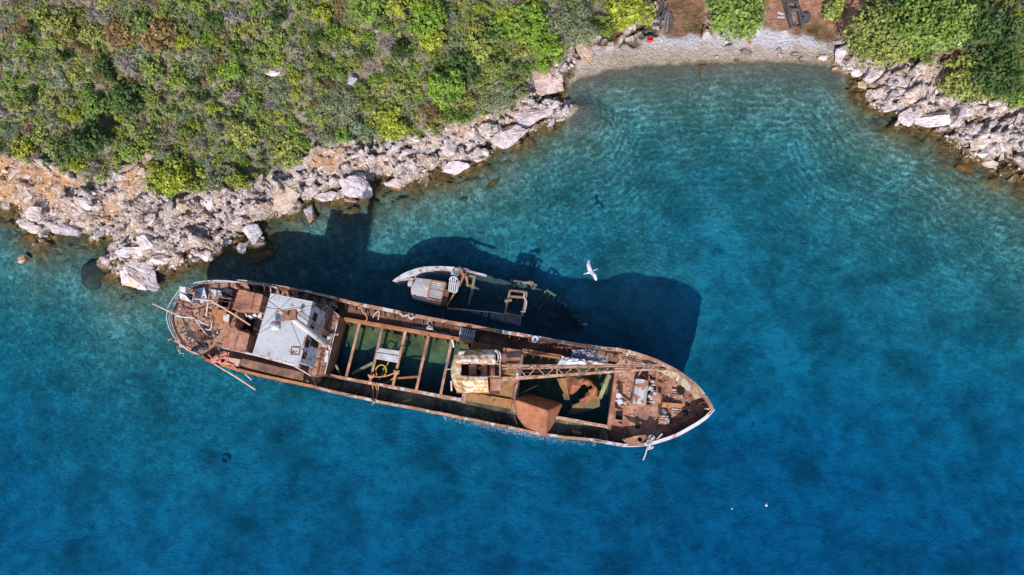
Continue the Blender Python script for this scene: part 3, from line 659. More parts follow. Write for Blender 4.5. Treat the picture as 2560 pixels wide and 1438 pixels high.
BARE = [(1655, 20, 62), (1655, 80, 40), (2380, 155, 45), (885, 197, 28), (693, 180, 24), (735, 95, 22), (2325, 100, 30), (2395, 102, 22)]
def ok_spot(px, py):
    return (in_poly(np.array([px]), np.array([py]), SCRUB_L)[0] or in_poly(np.array([px]), np.array([py]), SCRUB_R)[0]) and not any(math.hypot(px - b[0], py - b[1]) < b[2] for b in BARE)
def crowded(p, r, lst, sep):
    a_ = np.array(lst); return bool((np.square(p.x - a_[:, 0]) + np.square(p.y - a_[:, 1]) < np.square(sep * (r + a_[:, 2]))).any())
SH = []
def scatter(n, r0, r1, tries, sep):
    k = 0
    for _ in range(tries):
        px, py = (g.uniform(-30, 2600), g.uniform(-45, 500)) if r1 > 0.7 else (g.uniform(-130, 2690), g.uniform(-120, 500))
        if not ok_spot(px, py): continue
        r = r0 + (r1 - r0) * g.random() ** 1.6; p = gnd(px, py, r * 0.35); p.z -= r * 0.35
        if r1 < 0.7 and px < 1600 and g.random() < 0.8 and float(fbm(np.array([p.x * .5]), np.array([p.y * .3]), 160, 3)[0]) > 0.09: continue
        if crowded(p, r, PLACED, sep): continue
        PLACED.append((p.x, p.y, r)); SH.append((px, py, r, p)); k += 1
        if k >= n: return
scatter(300, 0.56, 1.15, 7000, 0.62)
SIZE = lambda r: 'large' if r > 0.88 else ('mid-sized' if r > 0.70 else 'small')
for i, (px, py, r, p) in enumerate(SH):
    tone = pick_tone(px, py, g); dry = tone in ('dry grey', 'rust-brown') or (tone == 'grey-green' and i % 2)
    me = DRY_ME[i % 3] if dry else SHRUB_ME[i % 7]
    c = np.array(TONES[tone]) * g.uniform(0.75, 1.1) * np.array([g.uniform(0.9, 1.12), 1, g.uniform(0.85, 1.2)])
    lb = unique_label([f"{SIZE(r)} {tone}", f"{tone} rounded" if not dry else f"{tone} twiggy", f"{tone} spreading"], "shrub", px, py, LAND_L if px < 1600 else LAND_RT)
    copy_obj(me, 'shrub', (p.x, p.y, p.z - 0.05), (0, 0, g.uniform(0, 6.28)), (r, r * g.uniform(0.8, 1.15), r * g.uniform(0.9, 1.45)), c, lb, 'shrub', 'shrubs on the slopes')
# the small scrub between them, which nobody could count
n0 = len(SH); scatter(6200, 0.22, 0.62, 54000, 0.45)
tv, tl, tt = [], [], []
LOW = [leaves(130, 8, 0.17, 400 + i, 0.75) for i in range(6)] + [leaves(130, 8, 0.22, 420 + i, 0.6, True) for i in range(3)]
for i, (px, py, r, p) in enumerate(SH[n0:]):
    tone = pick_tone(px, py, g); dry = tone in ('dry grey', 'rust-brown')
    v, lf = LOW[6 + i % 3] if dry else LOW[i % 6]
    an = g.uniform(0, 6.28); ca, sa = math.cos(an), math.sin(an)
    w = np.stack([v[..., 0] * ca - v[..., 1] * sa, v[..., 0] * sa + v[..., 1] * ca, v[..., 2]], -1) * r + np.array([p.x, p.y, p.z - 0.03])
    tv.append(w); tl.append(lf); tt.append(np.tile(np.array(TONES[tone]) * g.uniform(0.7, 1.1), (len(v), 1)))
so = bpy.data.objects.new('undergrowth', leaf_mesh('undergrowth', np.concatenate(tv), np.concatenate(tl), LEAF_STUFF, np.concatenate(tt))); COL.objects.link(so)
tag(so, "mixed low green, grey and brown scrub filling the gaps between the shrubs", 'scrub', kind='stuff')

# ------------------------------------------------------------------ rocks
def rock_mat():
    m = bpy.data.materials.new("limestone"); N, L = nt(m); b = N["Principled BSDF"]
    ge = N.new("ShaderNodeNewGeometry"); g_ = ge.outputs['Position']
    t = tex_noise(N, L, g_, 1.8, 8, 0.7)
    r = ramp(N, [(0.28, (0.19, 0.16, 0.165)), (0.42, (0.40, 0.345, 0.355)), (0.58, (0.57, 0.515, 0.53)), (0.78, (0.66, 0.63, 0.655))]); L.new(t.outputs[0], r.inputs[0])
    c = mix(N, L, patch_fac(N, L, g_, 0.8, 0.60, 0.05), r.outputs[0], (0.48, 0.32, 0.20))
    sx = N.new("ShaderNodeSeparateXYZ"); L.new(g_, sx.inputs[0])
    zn = math_n(N, L, 'ADD', sx.outputs[2], math_n(N, L, 'MULTIPLY', t.outputs[0], -0.5))
    zr = ramp(N, [(0.0, (1, 1, 1)), (0.10, (0, 0, 0))]); L.new(math_n(N, L, 'ADD', zn, 0.16), zr.inputs[0])
    rb = ramp(N, [(0.35, (0.06, 0.042, 0.018)), (0.6, (0.21, 0.14, 0.055)), (0.75, (0.34, 0.25, 0.12))]); L.new(t.outputs[0], rb.inputs[0])
    c = mix(N, L, zr.outputs[0], c, rb.outputs[0])
    c = mix(N, L, 1.0, c, N.new("ShaderNodeObjectInfo").outputs['Color'], 'MULTIPLY')
    L.new(c, b.inputs['Base Color']); b.inputs['Roughness'].default_value = 0.88; b.inputs['Specular IOR Level'].default_value = 0.2
    t2 = tex_noise(N, L, g_, 6, 7, 0.7); bump(N, L, t2.outputs[0], 0.5, 0.06, b)
    return m
M['limestone'] = rock_mat()
def rock_geo(seed, sub, cuts=17):
    rg = np.random.default_rng(seed); bm = bmesh.new(); bmesh.ops.create_icosphere(bm, subdivisions=sub, radius=1)
    co = np.array([v.co for v in bm.verts]); fs = [[v.index for v in f.verts] for f in bm.faces]; bm.free()
    for _ in range(cuts):
        n = rg.normal(size=3); n /= np.linalg.norm(n); d = rg.uniform(0.34, 0.80); k = co @ n
        co -= np.outer(np.clip(k - d, 0, None), n)
    if sub > 2:
        k = 3.0 if sub > 3 else 1.6
        _, gp, ri, _, _ = cells(co[:, 0] * k + co[:, 2] * 1.1 + seed, co[:, 1] * k * 1.5 - co[:, 2] * 0.8, 33)
        co *= (1 - (0.19 if sub > 3 else 0.07) * (1 - sstep(0.0, 0.13, gp)) + (0.10 if sub > 3 else 0.06) * (ri - 0.5))[:, None]
    co *= np.array([rg.uniform(0.9, 1.25), rg.uniform(0.7, 1.0), rg.uniform(0.55, 0.8)])
    co[:, :2] /= np.abs(co[:, :2]).max(0) / np.array([1.1, 0.92])
    q_ = co * 2.3; co += 0.07 * np.stack([fbm(q_[:, 1] + seed, q_[:, 2], 5, 3), fbm(q_[:, 0], q_[:, 2] + seed, 6, 3), fbm(q_[:, 0] + seed, q_[:, 1], 7, 3)], -1)
    return co, fs
def rock_mesh(seed, sub=3):
    co, fs = rock_geo(seed, sub); me = bpy.data.meshes.new('rock'); me.from_pydata(co.tolist(), [], fs); me.materials.append(M['limestone']); return me
ROCK_ME = [rock_mesh(500 + i) for i in range(12)]
RZ_L = [(-60, 400), (60, 402), (150, 445), (205, 470), (290, 436), (345, 378), (372, 470), (430, 498), (560, 474), (690, 432), (755, 398), (880, 352), (1060, 340), (1150, 302), (1290, 262), (1325, 215), (1345, 178), (1410, 150), (1445, 112),
        (1490, 88), (1470, 112), (1425, 180), (1385, 235), (1440, 268), (1420, 292), (1290, 355), (1180, 420), (1000, 476), (940, 470), (925, 494), (762, 508), (665, 565), (655, 598), (560, 620), (445, 675), (300, 715), (262, 662), (270, 606), (160, 580), (105, 622), (50, 560), (-60, 530)]
RZ_R = [(2062, 160), (2090, 108), (2160, 112), (2195, 130), (2330, 168), (2372, 200), (2400, 232), (2470, 250), (2640, 280), (2640, 480), (2540, 452), (2455, 425), (2380, 378), (2345, 342), (2250, 308), (2195, 284), (2160, 240), (2120, 195)]
BIGROCK = [  # px, py, half sizes in px (x, y), height m, turn, tint, label
    (325, 676, 62, 42, 1.7, -8, (1.12, 1.08, 1.08), "huge flat white slab at the water's edge near the rusty ship's stern"),
    (328, 632, 30, 18, 1.2, 10, (0.95, 0.98, 1.05), "blue-grey block lying against the back of the huge white slab"),
    (405, 650, 26, 13, 0.8, 8, (1.1, 1.05, 1.0), "white wedge-shaped stone right of the huge white slab"),
    (350, 600, 20, 22, 0.9, 30, (1, 1, 1), "white block upslope from the huge white slab"),
    (520, 638, 17, 17, 0.7, 0, (1.1, 1.05, 1.02), "white rounded block at the waterline below the rubble slope"),
    (605, 621, 13, 13, 0.6, 0, (1.0, 0.97, 0.97), "pale stone standing in the water left of the tan rock face"),
    (632, 575, 22, 30, 0.9, 20, (1.02, 1.02, 1.05), "tall white block at the foot of the tan rock face"),
    (775, 536, 17, 24, 0.9, 0, (0.85, 0.82, 0.9), "grey-mauve rock standing alone in the water below the tan rock face"),
    (880, 458, 50, 32, 1.6, -15, (0.86, 0.83, 0.90), "big grey outcrop with a dark cap beside the inlet in the rocks"),
    (815, 490, 30, 15, 0.8, -10, (1.1, 1.08, 1.1), "pale blocks of fallen stone left of the big grey outcrop"),
    (870, 500, 22, 9, 0.4, -12, (0.7, 0.55, 0.42), "flat brown slab awash below the big grey outcrop"),
    (720, 490, 42, 32, 0.9, 40, (1.0, 0.86, 0.68), "tan layered rock face above the lone rock in the water"),
    (990, 455, 26, 18, 0.8, 0, (1.0, 0.95, 0.96), "knobbly pale rock right of the inlet in the rocks"),
    (1120, 372, 20, 26, 0.8, 10, (1.05, 1.0, 1.0), "upright white block on the shore below the low yellow-green mat"),
    (1130, 415, 42, 20, 0.8, 18, (1.0, 0.96, 0.98), "long cracked grey-white ledge at the water on the cove's left shore"),
    (1262, 335, 52, 26, 1.0, 28, (0.98, 0.93, 0.95), "dark-topped grey outcrop at the mouth of the cove"),
    (1320, 285, 44, 24, 0.9, 20, (0.92, 0.87, 0.89), "grey slab with a black cap where the shore turns into the cove"),
    (1372, 195, 42, 36, 1.0, 20, (1.05, 0.90, 0.84), "pinkish outcrop on the left side of the cove"),
    (1460, 130, 22, 28, 0.9, 30, (1.05, 0.88, 0.72), "orange-stained rock where the beach begins"),
    (885, 197, 17, 15, 0.9, 20, (0.92, 0.95, 1.0), "grey rounded boulder alone among the shrubs on the slope"),
    (680, 180, 22, 7, 0.4, 0, (1.1, 1.08, 1.08), "long pale slab lying in the scrub on the slope"),
    (148, 568, 18, 42, 1.0, 62, (0.95, 0.92, 0.95), "long speckled grey slab pointing into the water at the left shore"),
    (80, 528, 14, 18, 0.8, 0, (1.05, 0.98, 0.92), "squarish cream stone at the left shore below the orange bank"),
    (105, 508, 14, 12, 0.6, 30, (1.05, 0.98, 0.9), "cream stone just above the squarish one below the orange bank"),
    (212, 508, 20, 18, 0.8, 20, (1.0, 0.95, 0.92), "rounded pale boulder beside the red gully"),
    (295, 440, 17, 10, 0.6, -10, (1.1, 1.04, 1.0), "white stone at the head of the red gully"),
    (88, 572, 18, 8, 0.5, 5, (1.0, 0.92, 0.85), "flat tan stone awash at the left shore"),
    (75, 590, 16, 11, 0.35, 0, (0.8, 0.6, 0.4), "brown stone just below the surface at the left shore"),
    (70, 655, 9, 9, 0.5, 0, (1.3, 0.95, 0.7), "small brown rock breaking the surface off the left shore"),
    (2275, 286, 18, 22, 1.0, 0, (1.15, 1.1, 1.1), "white cube-shaped rock at the water on the right shore"),
    (2330, 302, 36, 20, 1.0, 0, (1.15, 1.1, 1.1), "split white block at the water on the right shore"),
    (2450, 362, 18, 10, 0.5, 5, (1.15, 1.12, 1.12), "white lens-shaped stone by the weedy shallows on the right"),
    (2466, 384, 15, 10, 0.5, 5, (1.12, 1.1, 1.1), "white stone just below the lens-shaped one on the right"),
    (2140, 182, 16, 13, 0.7, 0, (1.0, 0.97, 1.0), "grey rounded rock at the waterline where the beach ends"),
    (2105, 128, 24, 18, 0.8, 20, (1.0, 0.97, 0.98), "pale angular block at the top of the beach end"),
    (2100, 102, 16, 8, 0.5, 0, (0.85, 0.85, 0.9), "grey flat stone above the pale block at the beach end"),
    (2058, 142, 11, 8, 0.5, 0, (1.05, 1.0, 1.0), "white stone alone on the shingle at the beach end"),
    (2190, 175, 26, 18, 0.8, 20, (0.95, 0.9, 0.92), "wide grey-pink block in the middle of the right shore"),
    (2255, 205, 30, 12, 0.6, -5, (0.82, 0.82, 0.86), "dark grey flat slab across the right shore"),
    (2320, 100, 17, 14, 0.9, 0, (0.95, 0.92, 0.92), "pale grey boulder among the right-hand bushes"),
    (2395, 100, 13, 11, 0.7, 0, (1.1, 1.08, 1.1), "white stone right of the pale grey boulder among the bushes"),
    (2460, 245, 13, 12, 0.7, 0, (1.1, 1.05, 1.02), "white stone under the olive bush on the right shore"),
    (2500, 255, 16, 13, 0.8, 0, (1.1, 1.06, 1.05), "cream block under the green bush at the right edge"),
    (2345, 272, 24, 14, 0.6, 0, (1.0, 0.98, 1.0), "flat pale slab above the split white block"),
    (2420, 415, 24, 14, 0.4, 0, (0.9, 0.72, 0.5), "ochre rock awash in the weedy shallows on the right"),
    (2470, 408, 20, 10, 0.5, 0, (1.05, 0.95, 0.85), "half-wet cream rock beside the ochre one on the right"),
    (2185, 212, 10, 9, 0.4, 0, (0.8, 0.6, 0.4), "brown wet stone at the waterline of the right shore"),
    (2160, 212, 11, 9, 0.4, 0, (0.75, 0.58, 0.4), "ochre wet stone beside the brown one on the right shore"),
    (1868, 128, 14, 9, 0.35, 0, (0.5, 0.42, 0.38), "brown mottled rock on the shingle of the beach"),
    (1824, 117, 9, 7, 0.5, 0, (0.45, 0.45, 0.5), "dark grey upright stone on the beach near the white float"),
    (1791, 142, 6, 4, 0.3, 0, (0.9, 0.85, 0.82), "small pale stone at the waterline of the beach"),
    (1757, 165, 9, 5, 0.3, 0, (0.9, 0.62, 0.3), "orange stone just under water near the beach stick"),
    (1842, 152, 6, 4, 0.25, 0, (0.95, 0.7, 0.4), "orange stone at the water's edge below the brown mottled rock"),
    (1949, 122, 7, 4, 0.25, 0, (0.5, 0.52, 0.58), "blue-grey flat stone on the shingle below the slipway cradle"),
    (1953, 138, 9, 6, 0.35, 0, (0.85, 0.78, 0.72), "two-toned stone on the shingle below the blue-grey one"),
    (1988, 133, 9, 5, 0.3, 0, (0.45, 0.45, 0.5), "dark stone right of the two-toned one on the shingle"),
    (2005, 148, 8, 5, 0.3, 0, (0.6, 0.5, 0.42), "brown stone near the waterline at the beach end"),
    (1160, 498, 12, 7, 0.35, -20, (0.7, 0.6, 0.4), "brownish stone on the shallow bed off the long cracked ledge"),
    (1235, 455, 26, 9, 0.35, 40, (0.8, 0.75, 0.6), "dark narrow rock lying under water off the cove's left shore"),
    (655, 640, 30, 10, 0.4, 20, (0.7, 0.62, 0.5), "grey stones under water in the ship's shadow near the shore")]
RPL = []
for i, (px, py, ax, ay, hz, an, tint, label) in enumerate(BIGROCK):
    p = gnd(px, py, hz * 0.5); p.z -= hz * 0.5; k = (CAM - p).length / 51.1 * 0.03
    zc = max(p.z, -4) + hz * 0.22
    if 'in the water' in label or 'waterline' in label or 'awash' not in label and 'under' not in label and 'below the surface' not in label and px < 1000: zc = max(zc, 0.08)
    me = rock_mesh(700 + i * 3, 5 if max(ax, ay) > 28 else 4)
    col = tint
    copy_obj(me, 'rock', (p.x, p.y, zc), (0, 0, math.radians(an)), (ax * k / 1.0, ay * k / 0.82, hz), col, label, 'rock', 'rocks along the shore'); USED.add(label)
    RPL.append((p.x, p.y, max(ax, ay) * k * 0.85))
RK = []
def scatter_rocks(n, r0, r1, tries, sep, pw=2.0):
    k = 0
    for _ in range(tries):
        if g.random() < 0.62: px, py = g.uniform(-30, 1500), g.uniform(90, 720); z_ = RZ_L
        else: px, py = g.uniform(2055, 2590), g.uniform(105, 470); z_ = RZ_R
        if not in_poly(np.array([px]), np.array([py]), z_)[0]: continue
        r = r0 + (r1 - r0) * g.random() ** pw; p = gnd(px, py)
        if crowded(p, r, RPL, sep): continue
        RPL.append((p.x, p.y, r)); RK.append((px, py, r, p)); k += 1
        if k >= n: return
scatter_rocks(238, 0.19, 0.50, 9000, 0.72, 1.8)
def tint_at(px, py):
    t = g.choice([g.uniform(0.55, 0.8), g.uniform(0.8, 1.1)], p=[.35, .65]); w = np.array([1, 1, 1.0])
    if any(in_poly(np.array([px]), np.array([py]), s)[0] for s in SOIL): w = np.array([1.0, 0.9, 0.78])
    return w * t * np.array([1, g.uniform(0.94, 1), g.uniform(0.92, 1.02)])
for i, (px, py, r, p) in enumerate(RK):
    c = tint_at(px, py); lum = c.mean()
    w = 'white' if lum > 1.0 else ('pale pinkish' if lum > 0.9 else 'grey'); sz = 'large' if r > 0.45 else ('mid-sized' if r > 0.33 else 'small')
    lb = unique_label([f"{sz} {w}", f"{w} angular", f"{w} blocky", f"{sz} {w} jagged"], "rock", px, py, LAND_L if px < 1600 else LAND_RT)
    copy_obj(ROCK_ME[i % 12], 'rock', (p.x, p.y, p.z + 0.10 * r), (g.uniform(-.3, .3), g.uniform(-.3, .3), g.uniform(0, 6.28) if i % 3 == 0 else math.radians(38) + g.uniform(-.4, .4)), (r * g.uniform(1.0, 1.7), r * g.uniform(0.7, 1.0), r * g.uniform(0.6, 1.0)), c, lb, 'rock', 'rocks along the shore')
n0 = len(RK); scatter_rocks(3000, 0.05, 0.18, 30000, 0.70, 1.5)
GEO = [rock_geo(900 + i, 1, 6) for i in range(8)]; vs, fs, off = [], [], 0
for i, (px, py, r, p) in enumerate(RK[n0:]):
    co, f = GEO[i % 8]; an = g.uniform(0, 6.28); ca, sa = math.cos(an), math.sin(an)
    w = np.stack([co[:, 0] * ca - co[:, 1] * sa, co[:, 0] * sa + co[:, 1] * ca, co[:, 2]], -1) * r + np.array([p.x, p.y, p.z + 0.05 * r])
    vs.append(w); fs += [[j + off for j in t] for t in f]; off += len(co)
me = bpy.data.meshes.new('rubble'); me.from_pydata(np.concatenate(vs).tolist(), [], fs); me.materials.append(M['limestone'])
ro = bpy.data.objects.new('rubble', me); COL.objects.link(ro); ro.color = (0.95, 0.9, 0.88, 1)
tag(ro, "small broken limestone rubble strewn over the rocky shores", 'rubble', kind='stuff')
# ------------------------------------------------------------------ the rusty ship
NR = [(413, 795, 3.6), (417, 768, 3.6), (431, 742, 3.6), (449, 721, 3.6), (480, 705, 3.6), (520, 698.5, 3.6), (557, 697.5, 3.55), (616, 704, 3.4), (660, 709.5, 3.35), (714, 719, 3.25), (770, 729, 3.1),
      (812, 738.5, 2.9), (830, 744, 2.4), (886, 757, 2.35), (960, 772, 2.3), (1044, 789, 2.2), (1150, 808.5, 2.15), (1260, 828.5, 2.1), (1340, 842, 2.1), (1430, 857.5, 2.3), (1490, 867, 2.6), (1522, 871, 3.0), (1555, 873.5, 3.5),
      (1593, 883, 3.6), (1650, 903, 3.8), (1700, 930, 4.0), (1735, 957, 4.2), (1762, 986, 4.35), (1779, 1012, 4.5), (1784, 1025, 4.5)]
SR = [(413, 795, 3.6), (416, 812, 3.5), (423, 828, 3.45), (439, 856, 3.3), (458, 870, 3.2), (474, 880, 3.1), (498, 894, 2.9), (545, 911, 2.6), (616, 932, 2.2), (711, 953, 1.75), (780, 967, 1.35), (859, 987, 0.95), (965, 1009, 0.75), (1110, 1037, 0.6), (1229, 1061, 0.52),
      (1340, 1083, 0.48), (1400, 1094, 0.48), (1468, 1099, 0.55), (1520, 1108, 0.9), (1560, 1115, 1.5), (1615, 1114, 2.3), (1671, 1099, 3.2), (1715, 1078, 3.7), (1758, 1053, 4.2), (1778, 1035, 4.45), (1784, 1025, 4.5)]
NRW, SRW = [at(*p) for p in NR], [at(*p) for p in SR]
SC = at(1100, 900, 0); SC.z = -3.0
ship = thing('shipwreck', "long rusty wrecked coaster lying half sunk in the bay, white wheelhouse at its stern", 'shipwreck', SC)
def on_rail(rail, railw, px):
    for (a, b), (wa, wb_) in zip(zip(rail, rail[1:]), zip(railw, railw[1:])):
        if a[0] <= px <= b[0] and b[0] > a[0]: return wa.lerp(wb_, (px - a[0]) / (b[0] - a[0]))
    return railw[-1] if px > 1000 else railw[0]
def rail_span(rail, railw, x0, x1, n):
    pts = [on_rail(rail, railw, x0)] + [w for p, w in zip(rail, railw) if x0 < p[0] < x1] + [on_rail(rail, railw, x1)]
    return resample(pts, n)
loop = resample(NRW, 60) + resample(SRW, 60)[::-1][1:-1]
nl = len(loop)
cen = [Vector((0, 0, 0))] * nl
inn = []
for i in range(nl):
    d = loop[(i + 1) % nl] - loop[i - 1]; d.z = 0; d.normalize()
    inn.append(Vector((d.y, -d.x, 0)))          # N side runs aft->fore, so this points to starboard (inwards)
def layer(off, zf): return [Vector((p.x + n_.x * off, p.y + n_.y * off, zf(i, p))) for i, (p, n_) in enumerate(zip(loop, inn))]
def bulw(i):     # height of plate above the deck edge
    p = loop[i]; px, _ = to_px(p.x, p.y, p.z)
    return 0.95 if px < 1480 else 0.95 + 0.65 * min(1, (px - 1480) / 80)
open_rail = []
for i, p in enumerate(loop):
    px, py = to_px(p.x, p.y, p.z); open_rail.append(px < 585 and (py < 800 or px < 492))
edge_z = [p.z - bulw(i) for i, p in enumerate(loop)]
top_z = [edge_z[i] + 0.06 if open_rail[i] else loop[i].z for i in range(nl)]
hb = MB()
hb.grid([layer(0, lambda i, p: top_z[i]), layer(0.03, lambda i, p: edge_z[i] - 0.3), layer(0.2, lambda i, p: min(0.0, edge_z[i] - .5)), layer(0.5, lambda i, p: -1.5), layer(1.1, lambda i, p: -3.2), layer(2.2, lambda i, p: -5.0)], True)
hb.build('hull', 'hull', ship, True)
il = MB(); il.grid([layer(0.0, lambda i, p: top_z[i] - 0.002), layer(0.10, lambda i, p: top_z[i] - 0.002), layer(0.10, lambda i, p: edge_z[i] - 0.15)], True)
for i in range(0, nl):       # bracket plates of the bulwark
    if open_rail[i]: continue
    p, n_ = loop[i], inn[i]; t = (loop[(i + 1) % nl] - loop[i - 1]).normalized() * 0.03
    a0 = p + n_ * 0.1; a0.z = top_z[i] - 0.06; b0 = p + n_ * 0.1; b0.z = edge_z[i]; c0 = p + n_ * 0.5; c0.z = edge_z[i] + 0.02
    il.add([a0 - t, b0 - t, c0 - t, a0 + t, b0 + t, c0 + t], [(0, 1, 2), (5, 4, 3), (0, 3, 4, 1), (1, 4, 5, 2), (2, 5, 3, 0)])
il.build('bulwark', 'rust_dark', ship)
# rail caps
def cap(i0, i1, w, h, mat):
    c = MB(); rows = []
    for k in range(i0, i1 + 1):
        i = k % nl; p, n_ = loop[i], inn[i]; z = top_z[i] + 0.008 + random.uniform(-.012, .012); o = random.uniform(-.02, .02)
        rows.append([Vector((p.x - n_.x * (0.07 - o), p.y - n_.y * (0.07 - o), z)), Vector((p.x + n_.x * (w - 0.07 + o), p.y + n_.y * (w - 0.07 + o), z)), Vector((p.x + n_.x * (w - 0.07 + o), p.y + n_.y * (w - 0.07 + o), z - h)), Vector((p.x - n_.x * (0.07 - o), p.y - n_.y * (0.07 - o), z - h))])
    c.grid(rows, True); c.build('rail_cap', mat, ship)
def idx_near(pxx, north):
    return min(range(nl), key=lambda i: abs(to_px(loop[i].x, loop[i].y, loop[i].z)[0] - pxx) + (0 if (i < 60) == north else 1e5))
iN0, iN1, iN2 = idx_near(585, True), idx_near(830, True), idx_near(1560, True)
iS2, iS1, iS0 = idx_near(1520, False), idx_near(790, False), idx_near(492, False)
cap(iN0, iN1, 0.16, 0.05, 'rust_rail'); cap(iN1, iN2, 0.24, 0.06, 'rust_rail'); cap(iN2, 59, 0.26, 0.06, 'rust_rail'); cap(59, iS2, 0.22, 0.06, 'white_rail'); cap(iS2, iS1, 0.20, 0.05, 'rust_rail'); cap(iS1, iS0, 0.2, 0.05, 'rust_orange')
# stern railing
rl = MB(); st = MB(); seq = [i % nl for i in range(iS0, nl + iN0 + 5)]
for hgt, r in ((1.0, 0.035), (0.66, 0.02), (0.36, 0.02)):
    rl.tube([Vector((loop[i].x + inn[i].x * 0.1, loop[i].y + inn[i].y * 0.1, edge_z[i] + hgt)) for i in seq], r, 6)
rail_o = rl.build('railing', 'white_rail', ship)
for i in seq[::2]:
    st = MB()
    p = loop[i] + inn[i] * 0.1; st.tube([Vector((p.x, p.y, edge_z[i] - .1)), Vector((p.x, p.y, edge_z[i] + 1.0))], 0.025, 5)
    st.build('post', 'rust_rail', rail_o)
def deck_edge(rail, railw, x0, x1, n, inset=0.06, drop=0.95):
    return [Vector((p.x, p.y, p.z - drop)) for p in rail_span(rail, railw, x0, x1, n)]
def strip(name, A, B, m, mat, thick=0.0, wob=0.02):
    rows = [[a.lerp(b, j / m) + Vector((0, 0, random.uniform(-wob, wob) if 0 < j < m else 0)) for j in range(m + 1)] for a, b in zip(A, B)]
    s = MB(); s.grid(rows)
    return s.build(name, mat, ship)
N_poop = deck_edge(NR, NRW, 414, 826, 30); S_poop = deck_edge(SR, SRW, 414, 790, 30)
strip('poop_deck', N_poop, S_poop, 10, 'poop_deck')
# line points of the main deck
cN = lambda px: at(px, 795 + (px - 850) * (917 - 795) / (1546 - 850), 1.62)
cS = lambda px: at(px, 937 + (px - 812) * (1068 - 937) / (1524 - 812), 0.36)
low = lambda p, d: Vector((p.x, p.y, p.z - d))
xs = lambda a, b, n: [a + (b - a) * i / (n - 1) for i in range(n)]
strip('side_deck', deck_edge(NR, NRW, 826, 1552, 30, drop=1.0), [low(cN(x), 0.5) for x in xs(848, 1546, 30)], 4, 'rust_dark')
strip('side_deck', [low(cS(x), 0.5) for x in xs(808, 1524, 30)], deck_edge(SR, SRW, 790, 1524, 30, drop=1.0), 4, 'algae')
fa, fb = [at(808, 764, 3.3), at(772, 941, 2.2)], [at(849, 791, 2.9), at(812, 936, 1.7)]
strip('front_deck', [fa[0].lerp(fa[1], t / 8) for t in range(9)], [fb[0].lerp(fb[1], t / 8) for t in range(9)], 3, 'rust_deck')
bq = MB(); bq.add([fb[0], fb[1], low(fb[1], 2.2), low(fb[0], 2.2)], [(0, 1, 2, 3)]); bq.add([fa[0], fb[0], low(fb[0], 2), low(fa[0], 2)], [(0, 1, 2, 3)]); bq.add([fa[1], fb[1], low(fb[1], 2), low(fa[1], 2)], [(0, 1, 2, 3)])
bq.bar(fa[0].lerp(fb[0], .55) + Vector((0, 0, .05)), fa[1].lerp(fb[1], .55) + Vector((0, 0, .05)), .07, .14); bq.build('front_bulkhead', 'rust_dark', ship)
fn, fs_ = deck_edge(NR, NRW, 1550, 1783, 24, drop=1.5), deck_edge(SR, SRW, 1524, 1783, 24, drop=1.55)
strip('forecastle_deck', fn, fs_, 12, 'rust_deck')
bk = MB(); bk.add([fn[0], fs_[0], low(fs_[0], 3.2), low(fn[0], 3.4)], [(0, 1, 2, 3)]); a, b = N_poop[-1], S_poop[-1]; bk.add([a, b, low(b, 3), low(a, 3)], [(0, 1, 2, 3)]); bk.build('bulkhead', 'rust_dark', ship)
# holds: coaming bars, walls, floor
def hold(x0n, x1n, x0s, x1s):
    c = [cN(x0n), cN(x1n), cS(x1s), cS(x0s)]
    for k, (a, b) in enumerate(((c[0], c[1]), (c[1], c[2]), (c[2], c[3]), (c[3], c[0]))):
        cb = MB(); d = (b - a).normalized() * 0.1
        cb.bar(low(a - d * (k % 2), 0.28), low(b + d * (k % 2), 0.28), 0.22 if k in (0, 2) else 0.3, 0.56); cb.build('coaming', ('rust_orange', 'rust_deck', 'rust_rail', 'rust_deck')[k], ship)
    w = MB(); bot = [Vector((p.x, p.y, zz)) for p, zz in zip(c, (-0.8, -0.8, -2.7, -2.7))]
    w.grid([[low(p, 0.5) for p in c], bot], True)
    for k in range(12):      # frames on the sides of the hold
        for (a, b, e, f) in ((c[0], c[1], bot[0], bot[1]), (c[3], c[2], bot[3], bot[2])):
            t = (k + 0.5) / 12; p, q_ = a.lerp(b, t), e.lerp(f, t); inw = (c[3] - c[0]).normalized() * (0.12 if a is c[0] else -0.12)
            w.bar(low(p, 0.6) + inw, q_ + inw, 0.06, 0.2, up=Vector((0.3, 1, 0)))
    w.build('hold_wall', 'algae', ship)
    fl = MB(); n = 16; rows = [[bot[0].lerp(bot[1], i / n).lerp(bot[3].lerp(bot[2], i / n), j / 8) + Vector((0, 0, 0.12 * math.sin(i * 2.1 + j) + random.uniform(-.08, .08))) for j in range(9)] for i in range(n + 1)]
    fl.grid(rows); fl.build('hold_floor', 'hold_silt', ship)
    return c
hold(850, 1184, 812, 1158); hold(1306, 1545, 1284, 1523)
# deck carrying the crane
md = MB(); md.prism([low(cN(1186), .1), low(cN(1304), .1), low(cS(1283), .1), low(cS(1160), .1)], 0.3); md.build('middle_deck', 'ochre_plate', ship)
pr = MB()
for t in (0.12, 0.5, 0.86): pr.bar(low(cN(1190), -.02).lerp(low(cS(1164), -.02), t), low(cN(1302), -.02).lerp(low(cS(1281), -.02), t), 0.12, 0.16)
pr.build('deck_beams', 'rust_orange', ship)
for (x0, y0, x1, y1) in ((900, 806, 866, 941), (957, 816.5, 925, 955), (1014, 828, 982, 967), (1071, 839, 1040, 979), (1130, 849.5, 1101, 989.6)):
    b = MB(); b.bar(at(x0, y0, 1.5), at(x1, y1, 0.30), 0.19, 0.12); b.bar(low(at(x0, y0, 1.5), 0.2), low(at(x1, y1, 0.30), 0.2), 0.06, 0.28); b.build('hatch_beam', 'brown_wood' if False else 'rust_deck', ship)
